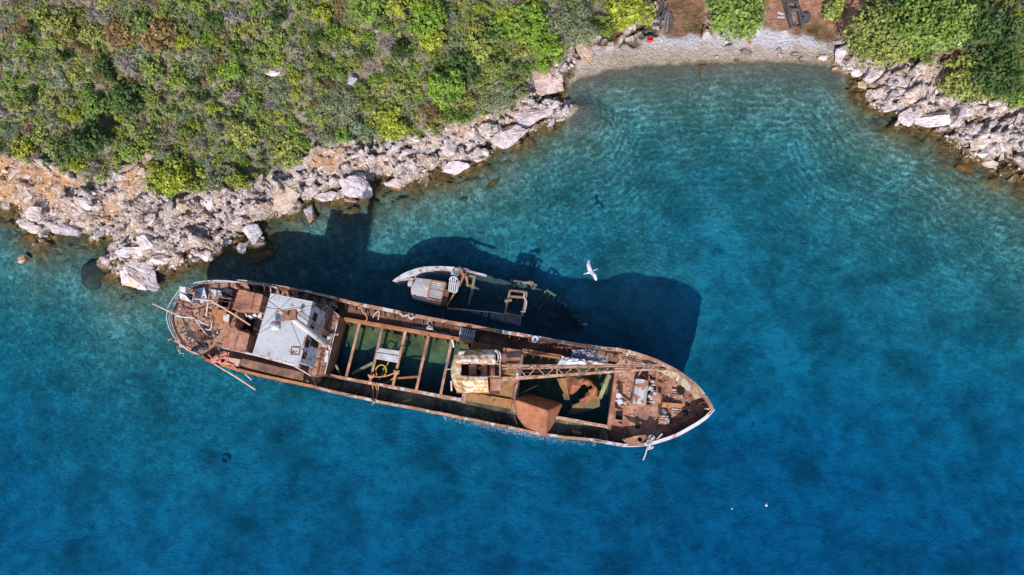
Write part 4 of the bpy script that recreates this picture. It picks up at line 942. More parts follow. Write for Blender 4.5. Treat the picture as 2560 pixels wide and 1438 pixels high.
pl = MB(); pl.bar(at(1309, 881, 1.66), at(1408, 896.5, 1.62), 0.14, 0.1); pl.build('hatch_beam', 'rust_orange', ship)
b = MB(); b.bar(at(994, 946, -0.1), at(1045, 942, -0.05), 0.14, 0.12); b.build('spacer_bar', 'rust_orange', ship)
# wheelhouse
RZ = 6.5
roof = [at(676.7, 733.3, RZ), at(784.7, 754.6, RZ), at(744, 910.6, RZ - .3), at(631.8, 882.2, RZ - .3)]
rc = sum(roof, Vector()) / 4
house = [rc + (p - rc) * 0.93 for p in roof]
wm = MB(); wm.hexa([Vector((p.x, p.y, z)) for p, z in zip(house, (2.2, 3.1, 2.0, 1.4))], [low(p, 0.1) for p in house]); wh = wm.build('wheelhouse', 'blue_white', ship)
rm = MB(); n = 26
for i in range(n):       # standing seams of the sheet roof
    a0, a1 = roof[0].lerp(roof[3], i / n), roof[0].lerp(roof[3], (i + 0.94) / n); b0, b1 = roof[1].lerp(roof[2], i / n), roof[1].lerp(roof[2], (i + 0.94) / n)
    rm.prism([a0, b0, b1, a1], 0.10)
rm.prism([low(p, 0.025) for p in roof], 0.08); rm.build('roof', 'white_roof', wh)
nrm = ((house[1] - house[0]).normalized() * 0.03)
for t0, t1 in ((0.10, 0.26), (0.33, 0.5), (0.57, 0.73), (0.80, 0.93)):
    f, gl = MB(), MB(); P = lambda t, z: Vector((*(house[1].lerp(house[2], t)).xy, z)) + nrm
    zt, zb = RZ - 0.75, RZ - 1.75
    q4 = [P(t0, zb), P(t1, zb), P(t1, zt), P(t0, zt)]
    gl.add(q4, [(0, 1, 2, 3)]); 
    for k in range(4): f.bar(q4[k] + nrm * 0.5, q4[(k + 1) % 4] + nrm * 0.5, 0.05, 0.06)
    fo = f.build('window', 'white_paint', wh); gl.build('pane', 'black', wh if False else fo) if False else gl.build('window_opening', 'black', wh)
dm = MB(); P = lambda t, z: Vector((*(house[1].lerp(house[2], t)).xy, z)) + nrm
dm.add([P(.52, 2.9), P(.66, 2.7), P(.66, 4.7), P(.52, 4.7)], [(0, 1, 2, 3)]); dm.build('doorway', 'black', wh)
fl = MB(); fl.bar(at(787, 757, RZ - .05), at(747, 913, RZ - .35), 0.10, 0.14); fl.bar(at(746, 912, RZ - .35), at(632, 884, RZ - .35), 0.08, 0.12); fl.build('roof_edge', 'white_paint', wh)
v = MB(); p = at(690, 817, RZ - .12); v.prism([p + Vector((x, y, 0.12)) for x, y in ((-.26, -.22), (.26, -.22), (.26, .22), (-.26, .22))], 0.2); v.cyl(p + Vector((-.02, 0.05, .1)), 0.13, 0.40, 14); v.cyl(p + Vector((-.02, 0.05, .5)), 0.19, 0.07, 14); v.build('roof_vent', 'blue_white', wh, True)
v = MB(); v.cyl(at(751, 777, RZ), 0.07, 0.18, 10); v.ball(at(751, 776, RZ + .25), 0.13, 7); v.build('roof_lamp', 'white', wh, True)
v = MB(); q4 = [at(729.5, 868, RZ - .25), at(750, 868.5, RZ - .22), at(748.5, 887, RZ - .27), at(727, 886, RZ - .29)]
for k in range(4): v.bar(q4[k], q4[(k + 1) % 4], 0.06, 0.1)
v.cyl(at(739, 877, RZ - .33), 0.14, 0.09, 12, hollow=.55); v.ball(at(731.5, 881.5, RZ - .28), 0.08, 6); v.bar(at(732, 872, RZ - .28), at(745, 871, RZ - .28), 0.16, 0.05); v.build('rusted_hatch', 'rust_dark', wh)
# side parapet in white, lower panel fallen in front of the house
b = MB(); a0, a1, a2 = at(554, 868, 3.5), at(660, 893, 3.3), at(746, 916, 3.1); b.bar(low(a0, .35), low(a1, .35), 0.10, 0.8); b.bar(low(a1, .35), low(a2, .35), 0.14, 0.8); b.build('parapet', 'white_paint', ship)
b = MB(); b.prism([at(766, 806, 3.4), at(775, 880, 3.0), at(790, 917, 2.0), at(768, 905, 2.2), at(752, 900, 3.0)], 0.06); b.prism([at(800, 870, 1.95), at(806, 872, 1.9), at(792, 915, 1.5), at(784, 908, 1.6)], 0.05); b.build('fallen_panel', 'blue_white', ship)
# machinery casings
def box(name, px4, z, h, mat, lid=None, par=ship):
    b = MB(); b.prism([at(x, y, z) for x, y in px4], h); o = b.build(name, mat, par)
    if lid:
        c = sum((at(x, y, z) for x, y in px4), Vector()) / 4; l = MB(); l.prism([c + (at(x, y, z) - c) * 1.04 + Vector((0, 0, 0.05)) for x, y in px4], 0.045); l.build('lid', lid, o)
    return o
box('engine_casing', [(598.7, 725), (656.6, 738), (647, 778), (582, 773.5)], 4.3, 2.4, 'casing', 'casing')
box('engine_casing', [(569, 818), (623.5, 836), (614, 877.5), (555, 868)], 4.0, 2.4, 'casing', 'casing')
sm = MB(); sm.bar(at(637, 734, 4.36), at(628, 777, 4.36), 0.05, 0.05); sm.bar(at(598, 826, 4.06), at(586, 872, 4.06), 0.04, 0.04); sm.build('casing_seams', 'rust_dark', ship)
def open_box(name, px4, z, h, mat, wall=0.14, par=ship):
    t = [at(x, y, z) for x, y in px4]; c = sum(t, Vector()) / 4; b = MB()
    for k in range(4):
        a_, b_ = t[k], t[(k + 1) % 4]; ai, bi = a_ + (c - a_) * wall, b_ + (c - b_) * wall
        b.hexa([low(a_, h), low(b_, h), low(bi, h), low(ai, h)], [a_, b_, bi, ai])
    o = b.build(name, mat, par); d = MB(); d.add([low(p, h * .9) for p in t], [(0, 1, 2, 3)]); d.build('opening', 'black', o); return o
open_box('hatchway', [(545.5, 741.5), (578.6, 745), (571.5, 772), (541, 764)], 3.5, 0.9, 'rust_deck')
open_box('vent_trunk', [(466, 728), (485, 737), (481, 754), (458, 746)], 4.0, 1.4, 'white_paint')
open_box('forward_hatch', [(1539, 1025.5), (1558.5, 1024.5), (1557, 1053), (1537.5, 1049)], 1.6, 0.3, 'rust_orange', 0.1)
b = MB(); b.prism([at(449, 716.5, 4.5), at(465, 719, 4.5), at(463, 731, 4.4), at(447, 728, 4.4)], 0.35); b.prism([at(449, 731, 4.2), at(466, 741, 4.1), at(478, 756, 4.0), at(450, 746, 4.0)], 0.7); b.build('vent_cowl', 'white_paint', ship)
b = MB(); b.prism([at(486, 724, 3.0), at(510, 719, 3.05), at(519.5, 754, 2.9), at(501, 758, 2.9), at(489, 731, 3.0)], 0.08); b.prism([at(522, 722, 2.75), at(556, 728, 2.75), at(553, 742, 2.7), at(525, 740, 2.7)], 0.06); b.build('deck_panel', 'blue_white', ship)
box('winch_bed', [(531, 772), (577, 778), (572, 812), (526, 806)], 3.2, 0.7, 'rust_orange')
b = MB(); b.prism([at(559, 785, 3.55), at(574, 787, 3.55), at(571, 805, 3.5), at(556, 802, 3.5)], 0.3); b.build('winch_cover', 'white_paint', ship)
b = MB(); b.cyl(at(594, 800, 2.8), 0.55, 0.12, 20); b.cyl(at(594, 800, 2.9), 0.12, 0.3, 10); b.build('winch_drum', 'rust_orange', ship)
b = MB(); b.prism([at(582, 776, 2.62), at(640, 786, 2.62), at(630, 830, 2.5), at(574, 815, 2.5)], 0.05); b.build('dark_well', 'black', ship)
b = MB(); b.prism([at(620, 789, 3.2), at(638, 784, 3.3), at(642, 791, 3.2), at(623, 798, 3.1)], 0.3); b.prism([at(643, 787, 3.1), at(653, 784, 3.1), at(654, 798, 3.0), at(646, 800, 3.0)], 0.22); b.bar(at(608, 773, 3.6), at(618, 792, 3.2), 0.09, 0.06); b.build('blue_locker', 'blue_white', ship)
b = MB(); b.cyl(at(595, 816, 2.75), 0.12, 0.14, 12, hollow=0.6); b.build('ring_bollard', 'rust_orange', ship)
b = MB(); b.prism([at(487, 825, 2.75), at(512, 832, 2.75), at(510, 843, 2.7), at(484, 838, 2.7)], 0.18); b.build('deck_step', 'rust_dark', ship)
# mast with crosstree, ladder and stays
mb_, mt_ = at(813, 857, 2.5), at(694, 770, 12.4); mp = lambda t: mb_.lerp(mt_, t)
mast = MB(); mast.tube([mp(0), mp(0.4), mp(0.79)], [0.25, 0.22, 0.17], 14); mo = mast.build('mast', 'mast_paint', ship, True)
b = MB(); b.tube([mp(0.75), mp(1.0)], [0.085, 0.05], 8); b.build('topmast', 'rust_rail', mo)
b = MB(); c = mp(0.80); b.prism([c + Vector(q) for q in ((-.42, -.3, .2), (.5, -.22, .2), (.42, .4, .2), (-.3, .3, .2))], 0.28); b.bar(c + Vector((-.8, -.3, 0)), c + Vector((.8, .35, 0)), 0.07, 0.07); b.build('crosstree', 'rust_deck', mo)
b = MB(); off = Vector((0.30, 0.30, 0)); off2 = Vector((0.48, 0.48, 0))
b.tube([mp(.1) + off, mp(.74) + off], 0.025, 5); b.tube([mp(.1) + off2, mp(.74) + off2], 0.025, 5)
for k in range(26): b.tube([mp(.1 + k * .64 / 25) + off, mp(.1 + k * .64 / 25) + off2], 0.018, 4)
b.build('ladder', 'rust_dark', mo)
b = MB()
for t, q in ((.82, at(672, 752, RZ + .1)), (.8, at(791, 967, 1.4)), (.82, at(786, 768, RZ)), (.8, at(640, 836, RZ + .05)), (.97, at(470, 740, 3.9)), (.95, at(848, 752, 2.4))): b.tube([mp(t), mp(t).lerp(q, .5) + Vector((0, 0, -.12)), q], 0.022, 4)
b.build('stays', 'cable', mo)
b = MB(); b.cyl(mp(0) + Vector((0, 0, .05)), 0.32, 0.3, 12); b.ball(at(822, 844, 3.0), 0.2, 6, (1, .8, .8)); b.ball(at(826, 838, 2.9), 0.14, 6, (1.3, .8, .8)); b.tube([at(812, 858, 2.9), at(822, 862, 3.0), at(824, 874, 2.6)], 0.06, 6); b.build('mast_step', 'white_paint', mo)
# pipes, davits and small fittings
def pipe(name, pts, r, mat, par=ship, k=4, n=6):
    b = MB(); b.tube(spline([at(*p) for p in pts], k), r, n); return b.build(name, mat, par, True)
pipe('bent_pipe', [(437, 789, 3.3), (462, 793, 3.1), (486, 795, 3.2), (505, 806, 3.2), (522, 814, 3.0)], 0.055, 'white_paint')
pipe('bent_pipe', [(486, 794, 3.4), (501, 816, 3.1), (517, 837, 2.8)], 0.05, 'white_paint')
pipe('bent_pipe', [(523, 793, 3.4), (529, 807, 3.4), (528, 820, 3.3), (522, 825, 3.2), (514, 822, 3.1)], 0.045, 'white_paint')
pipe('davit', [(655, 713, 2.5), (657, 713, 3.4), (661, 718, 3.7), (661, 729, 3.6)], 0.04, 'pole'); pipe('davit', [(671, 716, 2.5), (673, 716, 3.4), (676.5, 721, 3.7), (676.5, 731, 3.6)], 0.04, 'pole')
b = MB()
for (x, y) in ((700, 722), (735, 729), (760, 735)): b.tube(spline([at(x, y, 2.6), at(x + 6, y + 3, 3.1), at(x + 10, y + 1, 2.7)], 4), 0.04, 5)
b.build('deck_fittings', 'blue_white', ship)
b = MB(); r_ = random.Random(3)
for k in range(26):
    x, y = r_.uniform(800, 845), r_.uniform(748, 800); b.tube([at(x, y, 2.1 + r_.random() * .4), at(x + r_.uniform(-12, 12), y + r_.uniform(-14, 14), 2.1 + r_.random() * .5)], 0.025, 4)
tag(b.build('wreckage', 'rope_pale', ship), kind='stuff')
b = MB()
for k in range(220):
    x = r_.uniform(430, 640); y = 790 + r_.uniform(-60, 90) - (x - 530) * .1; a_ = r_.uniform(0, 3.1); l = r_.uniform(4, 16); z = 2.9 if y < 830 else 2.5
    if not (on_rail(NR, NRW, x) and True): continue
    b.bar(at(x, y, z), at(x + l * .8 * math.cos(a_), y + l * .8 * math.sin(a_), z + r_.uniform(-.1, .25)), r_.uniform(.03, .12), 0.05)
tag(b.build('deck_scrap', 'rust_rail', ship), kind='stuff')
b = MB()
for k in range(70):
    x = r_.uniform(600, 800); y = 735 + (x - 640) * .19 + r_.choice((-6, 0, 6, 196, 204)) + r_.uniform(-8, 8); z = 2.45 if y < 850 else 1.3
    b.bar(at(x, y, z), at(x + r_.uniform(-9, 9), y + r_.uniform(-7, 7), z + r_.uniform(-.05, .2)), r_.uniform(.04, .14), 0.06)
tag(b.build('side_deck_scrap', 'rust_deck', ship), kind='stuff')
b = MB()   # flakes and bits on the deck in front of the wheelhouse
for k in range(80):
    u, t = r_.random(), r_.uniform(.04, .96); p = fa[0].lerp(fa[1], t).lerp(fb[0].lerp(fb[1], t), u) + Vector((0, 0, .03)); q_ = p + Vector((r_.uniform(-.3, .3), r_.uniform(-.35, .35), r_.uniform(0, .12))); b.bar(p, q_, r_.uniform(.02, .1), .04)
tag(b.build('front_deck_scrap', 'rust_rail', ship), kind='stuff')
b = MB(); b.tube([at(815, 764, 3.3), at(848, 789, 3.0), at(812, 935, 1.8)], .035, 5); b.bar(at(818, 876, 2.4), at(815, 905, 2.2), .22, .05); b.bar(at(806, 800, 3.2), at(797, 850, 2.9), .18, .04); b.build('loose_fittings', 'white_paint', ship)
b = MB()   # things along the starboard quarter: bollards, trunk
b.cyl(at(617, 921, 1.5), 0.17, 0.3, 12, hollow=.5); b.cyl(at(640, 927, 1.4), 0.2, 0.3, 12, hollow=.5); b.prism([at(611, 914, 1.5), at(650, 922, 1.4), at(648, 934, 1.3), at(609, 927, 1.4)], 0.12); b.build('mooring_bollards', 'rust_orange', ship)
b = MB(); b.prism([at(565, 893, 2.9), at(601, 899, 2.7), at(595, 917, 2.5), at(560, 905, 2.6)], 0.35); b.build('deck_locker', 'poop_deck', ship)
b = MB(); b.prism([at(604, 896, 2.5), at(760, 932, 2.0), at(756, 957, 1.3), at(598, 926, 1.9)], 0.08); b.build('lower_side_deck', 'rust_dark', ship)
def at2(x, y, z): return at(x, y, z - .42)
# forecastle fittings
wl_ = MB(); rows = []
c0, c1 = at2(1589, 950, 3.2), at2(1622, 1008, 3.0)
A, B, C_, D_ = at2(1590, 947, 3.0), at2(1622, 954, 3.0), at2(1614, 1013, 2.7), at2(1582, 1006, 2.7)
for t in (0, .08, .3, .5, .7, .92, 1): rows.append([A.lerp(B, t) + Vector((0, 0, .45 * math.sin(math.pi * t) - (0.0))), D_.lerp(C_, t) + Vector((0, 0, .45 * math.sin(math.pi * t)))])
wl_.grid(rows); wl_.prism([low(p, 0.02) for p in (A, B, C_, D_)], 0.8); wo = wl_.build('windlass_casing', 'white_paint', ship)
b = MB(); 
for k in range(16): b.cyl(at2(1627 + r_.uniform(-6, 8), 968 + r_.uniform(-18, 32), 2.3), r_.uniform(.05, .14), r_.uniform(.2, .6), 8)
for k in range(8): b.bar(at2(1624 + r_.uniform(-2, 6), 955 + k * 7, 2.7), at2(1634 + r_.uniform(-2, 6), 957 + k * 7, 2.7), .08, .1)
b.build('windlass_engine', 'white_paint', wo)
b = MB(); b.bar(at2(1580, 1013, 2.5), at2(1630, 1018, 2.4), .12, .14); b.bar(at2(1580, 1013, 2.5), at2(1576, 1026, 2.3), .12, .14); b.bar(at2(1545, 1012, 2.2), at2(1576, 1026, 2.2), .12, .12); b.build('angle_frame', 'rust_orange', ship)
b = MB()
for (x, y) in ((1546, 990), (1549, 1005)):
    b.cyl(at2(x, y, 2.0), 0.14, 0.55, 10); b.cyl(at2(x, y, 2.55), 0.19, 0.06, 10)
b.bar(at2(1539, 1003, 2.35), at2(1556, 991, 2.4), .09, .09); b.bar(at2(1550, 990, 2.2), at2(1556, 1008, 2.2), .07, .07); b.bar(at2(1556, 1010, 2.1), at2(1566, 1012, 2.1), .16, .05); b.build('bitts', 'white', ship)
b = MB(); b.prism([at2(1657, 1006, 3.0), at2(1706, 1010, 3.0), at2(1704, 1023, 2.9), at2(1655, 1017, 2.9)], 0.5); b.build('winch_frame', 'rust_orange', ship)
for (x, y, s_) in ((1692, 985, 1.0), (1690, 1033, 1.0), (1658, 1050, 1.0)):
    b = MB()
    for k in range(4):
        b.bar(at2(x - 12, y - 10 + k * 6, 2.9 - k * .04), at2(x + 12, y - 8 + k * 6, 2.9 - k * .04), 0.1, 0.12)
    b.cyl(at2(x - 9, y + 3, 2.75), 0.14, 0.6, 12, axis=Vector((1, -.15, 0))); b.cyl(at2(x + 10, y + 4, 2.7), 0.26, 0.1, 14, axis=Vector((1, -.15, 0))); b.build('deck_winch', 'rust_rail', ship)
b = MB()
for k in range(7): b.bar(at2(1654 + r_.uniform(0, 8), 1024 + r_.uniform(0, 12), 2.6), at2(1658 + r_.uniform(0, 8), 1028 + r_.uniform(0, 12), 2.8), .1, .08)
b.build('white_fitting', 'white', ship)
for (x, y, r, z) in ((1649, 978, .14, 2.62), (1718, 1011, .15, 2.95), (1714, 1032, .18, 2.85), (1594, 1066, .2, 1.85), (1702, 977, .3, 2.95), (1672, 1054, .16, 2.45), (1622, 1008, .16, 2.45)):
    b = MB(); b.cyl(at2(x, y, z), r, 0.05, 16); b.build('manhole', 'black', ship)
b = MB()
for (x, y, x1, y1, z) in ((1622, 949, 1640, 957, 2.7), (1650, 945, 1668, 932, 3.0), (1536, 930, 1548, 912, 2.5), (1566, 930, 1562, 905, 2.8), (1594, 945, 1602, 928, 2.9), (1645, 956, 1653, 962, 2.7), (1690, 952, 1698, 935, 3.4)): b.bar(at2(x, y, z), at2(x1, y1, z + .1), .09, .08)
for k in range(90):
    x = r_.uniform(1545, 1740); t = r_.uniform(.12, .88); p = on_rail(NR, NRW, x).lerp(on_rail(SR, SRW, x), t); p.z -= 1.5; q_ = p + Vector((r_.uniform(-.3, .3), r_.uniform(-.3, .3), r_.uniform(0, .12))); b.bar(p, q_, r_.uniform(.03, .1), 0.05)
tag(b.build('forecastle_scrap', 'rust_rail', ship), kind='stuff')
# peeling yellow waterway inside the bow bulwark, fairlead plates with holes
yr = []
for x in xs(1560, 1764, 26):
    p = on_rail(NR, NRW, x); i = min(range(60), key=lambda k: (loop[k] - p).length); n_ = inn[i]
    yr.append([p + n_ * .14 + Vector((0, 0, -.10)), p + n_ * .24 + Vector((0, 0, -.55)), p + n_ * .46 + Vector((0, 0, -1.04))])
b = MB(); b.grid(yr); b.build('waterway', 'yellow_peel', ship)
def plate(px, z, hole, mat='rust_rail'):
    P = [at(x, y, z) for x, y in px]; b = MB(); h = at(*hole, z); n = 14; r = .17
    ring = [h + Vector((r * math.cos(2 * math.pi * k / n), r * math.sin(2 * math.pi * k / n), 0)) for k in range(n)]
    outer = []
    for k in range(n):       # where a ray from the hole meets the plate's outline
        d = ring[k] - h; best = 9
        for a_, b_ in zip(P, P[1:] + P[:1]):
            e = b_ - a_; den = d.x * e.y - d.y * e.x
            if abs(den) < 1e-9: continue
            w = a_ - h; t = (w.x * e.y - w.y * e.x) / den; u = (w.x * d.y - w.y * d.x) / den
            if t > 0 and -1e-6 <= u <= 1 + 1e-6: best = min(best, t)
        outer.append(h + d * best)
    b.grid([outer, ring, [low(p, .1) for p in ring]], True); o = b.build('fairlead_plate', mat, ship); d_ = MB(); d_.cyl(low(h, .5), r * .98, .05, 14); d_.build('fairlead_hole', 'black', o)
plate([(1568, 878), (1600, 885), (1656, 907), (1663, 915), (1640, 915), (1612, 910), (1608, 902)], 3.5, (1625, 905))
plate([(1522, 1106), (1560, 1098), (1590, 1090), (1612, 1087), (1636, 1088), (1668, 1098), (1640, 1108), (1614, 1112), (1560, 1113)], 2.1, (1600, 1099))
b = MB(); b.cyl(at(1627, 1096, 2.2), 0.24, 0.35, 16, hollow=.6); b.cyl(at(1627, 1097, 2.2), 0.10, 0.5, 10); b.build('fairlead_roller', 'white_paint', ship)
b = MB(); b.bar(at(1761, 1022, 4.1), at(1783, 1024, 4.4), .09, .09); b.bar(at(1692, 952, 3.5), at(1697, 932, 3.95), .08, .06); b.bar(at(1564, 898, 3.0), at(1570, 880, 3.5), .1, .06); b.build('bow_brace', 'white_rail', ship)

# ------------------------------------------------------------------ things lying on the ship
GJ = 'junk lying on the wrecked ship'
def lone(mbd, name, mat, label, cat, group=None, smooth=False): return tag(mbd.build(name, mat, None, smooth), label, cat, group)
# crane
CZ = 1.75
cr_p = at(1200, 925, CZ); crane = thing('crane', "rusty deck crane with ochre flaked house and long lattice boom, standing amid the ship", 'crane', cr_p)
b = MB(); b.prism([at(1150, 872, 2.1), at(1258, 880, 2.1), at(1250, 985, 2.1), at(1140, 983, 2.1)], 0.22); b.cyl(at(1196, 930, CZ - .2), 1.15, 0.2, 24); b.build('turntable', 'rust_dark', crane)
def barrel(rows_px, mat, name):
    b = MB(); b.grid([[at(*p) for p in r] for r in rows_px]); return b.build(name, mat, crane)
n = 9; rows = []
for i in range(n + 1):
    t = i / n; x0 = 1138 + 100 * t
    rows.append([(x0, 880 - 4 * t, 2.2), (x0, 876 - 2 * t, 3.1), (x0, 878.5 - 2 * t, 3.6), (x0, 888 - t, 3.95), (x0 + 1, 899, 4.05), (x0 + 1, 908, 3.95), (x0 + 1, 909, 2.3)])
barrel(rows, 'crane_paint2', 'engine_hood')
rows = []
for i in range(n + 1):
    t = i / n; x0 = 1146 + 74 * t
    rows.append([(x0, 941, 2.3), (x0, 942, 3.95), (x0, 952, 4.0), (x0, 962, 3.85), (x0 + 1, 970, 3.45), (x0 + 1.5, 978, 2.8), (x0 + 2, 982, 2.2)])
barrel(rows, 'crane_paint', 'engine_hood')
rows = []
for i in range(11):
    t = i / 10; y = 879 + 101 * t; xo = 1127 + 13 * (2 * t - 1) ** 2 * (1 if t < .5 else 1.25)
    rows.append([(xo + 22, y, 3.9), (xo + 9, y, 3.98), (xo + 2, y, 3.7), (xo, y, 3.2), (xo + 3, y, 2.2)])
barrel(rows, 'crane_paint', 'counterweight')
b = MB(); b.prism([at(1148, 908, 2.45), at(1252, 909, 2.45), at(1252, 943, 2.45), at(1148, 943, 2.45)], 0.1); b.build('machine_floor', 'rust_dark', crane)
b = MB(); b.prism([at(1172, 914, 3.3), at(1191, 914, 3.3), at(1191, 938, 3.3), at(1172, 938, 3.3)], 0.7); b.cyl(at(1210, 912, 3.0), .25, 1.0, 14, axis=Vector((0, -1, 0))); b.cyl(at(1230, 940, 2.95), .22, .9, 14, axis=Vector((0, 1, 0))); b.prism([at(1194, 916, 3.2), at(1206, 918, 3.2), at(1206, 926, 3.2), at(1194, 924, 3.2)], .5); b.build('winch_machinery', 'rust_deck', crane)
b = MB(); b.bar(at(1143, 908, 3.9), at(1250, 910, 3.8), .1, .1); b.bar(at(1146, 942, 3.9), at(1250, 942, 3.75), .1, .1); b.bar(at(1250, 908, 3.8), at(1250, 945, 3.75), .1, .12); b.bar(at(1152, 909, 3.9), at(1151, 942, 3.9), .08, .1); b.build('house_frame', 'rust_rail', crane)
b = MB()
for (x, y) in ((1240, 877), (1249, 884), (1252, 896), (1242, 905)): b.tube([at(x, y, 2.3), at(x - 2, y - 1, 3.9)], .04, 5)
b.tube(spline([at(1238, 876, 3.7), at(1246, 878, 3.9), at(1252, 890, 3.95), at(1250, 906, 3.9)], 4), .05, 6); b.tube(spline([at(1238, 878, 4.0), at(1244, 882, 4.05), at(1246, 895, 4.05), at(1243, 905, 4.0)], 4), .05, 6); b.build('cab_frame', 'white_rail', crane)
b = MB(); b.prism([at(1225, 946, 3.2), at(1252, 947, 3.2), at(1252, 976, 3.1), at(1226, 975, 3.1)], .9); b.build('fuel_box', 'rust_deck', crane)
b = MB(); b.prism([at(1258, 869, 2.2), at(1306, 876, 2.2), at(1297, 912, 2.15), at(1255, 906, 2.15)], .35); b.build('side_platform', 'rust_deck', crane)
b = MB(); b.bar(at(1128, 952, 2.6), at(1129, 977, 2.3), .1, .1); b.bar(at(1115, 924, 2.5), at(1128, 923, 2.6), .05, .05); b.build('rear_bracket', 'pole', crane)
# boom: four chords with lattice
bm_root = MB()
bA0, bA1 = at(1254, 915, 3.9), at(1661, 914, 3.7); bB0, bB1 = at(1254, 950, 3.7), at(1659, 921, 3.6)
dn = Vector((0, 0, -.62)); chords = [(bA0, bA1), (bB0, bB1), (bA0 + dn + (bB0 - bA0) * .18, bA1 + dn * .4), (bB0 + dn - (bB0 - bA0) * .18, bB1 + dn * .4)]
b = MB(); b.tube([bA1 + Vector((-.5, 0, 0)), bA1], .05, 5); bo = b.build('boom', 'rust_rail', crane)
for k, (a_, b_) in enumerate(chords):
    c = MB(); c.bar(a_, b_, .15 if k < 2 else .11, .12); c.build('chord', 'boom_paint', bo)
b = MB(); nb_ = 15
for (i0, i1) in ((0, 1), (2, 3), (0, 2), (1, 3)):
    for k in range(nb_):
        t0, t1 = .1 + .86 * k / nb_, .1 + .86 * (k + 1) / nb_
        p0, p1 = (i0, i1) if k % 2 == 0 else (i1, i0)
        b.tube([chords[p0][0].lerp(chords[p0][1], t0), chords[p1][0].lerp(chords[p1][1], t1)], .032, 4)
for t in (.1, .34, .58, .80): b.tube([chords[0][0].lerp(chords[0][1], t), chords[1][0].lerp(chords[1][1], t)], .035, 5)
b.build('lattice_bracing', 'boom_paint', bo)
b = MB(); b.bar(chords[0][0].lerp(chords[0][1], .095), chords[1][0].lerp(chords[1][1], .095), .12, .14); b.build('white_spreader', 'white_rail', bo)
b = MB(); c = (bA1 + bB1) / 2 + Vector((-.1, 0, -.1)); b.cyl(c + Vector((0, -.2, 0)), .27, .12, 16, axis=Vector((0, 1, 0))); b.cyl(c + Vector((0, .1, 0)), .27, .12, 16, axis=Vector((0, 1, 0))); b.bar(c + Vector((-.5, 0, 0)), c + Vector((.1, 0, 0)), .4, .12); b.build('sheave', 'rust_dark', bo)
b = MB(); b.tube([at(1250, 925, 4.2), c + Vector((0, 0, .3))], .02, 4); b.tube([at(1250, 933, 4.2), c + Vector((0, -.1, .25))], .02, 4); b.build('hoist_cable', 'cable', bo)
# wedge-shaped hopper lying across the deck
A, B, C_, D_, E, F, G_, H_ = at(1285, 998, 2.6), at(1318, 983, 0.2), at(1408, 1007, 0.5), at(1368, 1026, 3.0), at(1364, 1093, .25), at(1318, 1078, .2), at(1292, 1040, .9), at(1390, 1050, .3)
b = MB(); K, L_ = low(B, 1.2), low(H_, .9)
b.add([A, B, C_, D_, E, F, G_, H_, K, L_, low(A, 1.6), low(E, .6), low(F, .6), low(G_, .6)], [(0, 1, 2, 3), (0, 3, 4, 5, 6), (3, 2, 7, 4), (1, 8, 9, 7, 2), (0, 10, 8, 1), (0, 6, 13, 10), (6, 5, 12, 13), (5, 4, 11, 12), (4, 7, 9, 11), (8, 10, 13, 12, 11, 9)])
ob = lone(b, 'hopper', 'hopper', "big wedge-shaped rusty steel hopper tipped over the ship's sunken side", 'hopper')
bv = ob.modifiers.new("edge", 'BEVEL'); bv.width = 0.16; bv.segments = 3; bv.limit_method = 'ANGLE'; bv.angle_limit = math.radians(20)
b = MB(); b.tube([at(1335, 1002, 1.75) + Vector((.22 * math.cos(k * .52), .22 * math.sin(k * .52), -.0)) for k in range(12)], .02, 4, True); tag(b.build('handhole_ring', 'rust_dark', ob))
# torn curled bucket in the forward hold
Z3 = lambda x, y, z: at(1260 + x / 3.995, 820 + y / 3.995, z)
out_ = resample([Z3(640, 480, .2), Z3(735, 488, .5), Z3(820, 492, .6), Z3(880, 520, .5), Z3(930, 585, .35), Z3(946, 640, .2), Z3(930, 690, .1), Z3(850, 722, .05), Z3(752, 757, .1)], 26)
inn_ = resample([Z3(655, 540, .3), Z3(720, 545, .75), Z3(775, 556, .9), Z3(835, 575, .8), Z3(872, 592, .7), Z3(868, 618, .6), Z3(830, 660, .5), Z3(790, 692, .4), Z3(742, 700, .3)], 26)
b = MB(); rows = []; r_ = random.Random(21)
for i, (p, q_) in enumerate(zip(out_, inn_)):
    j = Vector((r_.uniform(-.09, .09), r_.uniform(-.09, .09), r_.uniform(-.1, .1)))
    rows.append([low(p, .7), p + j * .3, p.lerp(q_, .35) + Vector((0, 0, .38)) + j * .4, p.lerp(q_, .7) + Vector((0, 0, .30)) + j * .6, q_ + j * 1.4])
b.grid(rows)
fold = [[Z3(612, 488, .5), Z3(690, 492, 1.1), Z3(782, 540, 1.0)], [Z3(630, 560, .5), Z3(690, 570, 1.35), Z3(760, 585, .9)], [Z3(642, 625, .3), Z3(680, 640, 1.1), Z3(722, 632, .6)], [Z3(652, 655, .1), Z3(676, 664, .6), Z3(696, 656, .3)]]
b.grid([[p + Vector((r_.uniform(-.04, .04), r_.uniform(-.04, .04), r_.uniform(-.08, .08))) for p in resample(f_, 7)] for f_ in fold])
ob = lone(b, 'torn_bucket', 'hopper', "torn curled shell of a rusty bucket in the forward hold, under the boom", 'bucket'); s_ = ob.modifiers.new("t", 'SOLIDIFY'); s_.thickness = .05
b = MB(); b.prism([at(1434, 1012, -.1), at(1498, 990, .05), at(1500, 1016, -.35), at(1470, 1027, -.6), at(1416, 1042, -.9)], .08); lone(b, 'bent_plate', 'ochre_plate', "ochre steel plate half under water in the forward hold, below the torn bucket", 'plate')
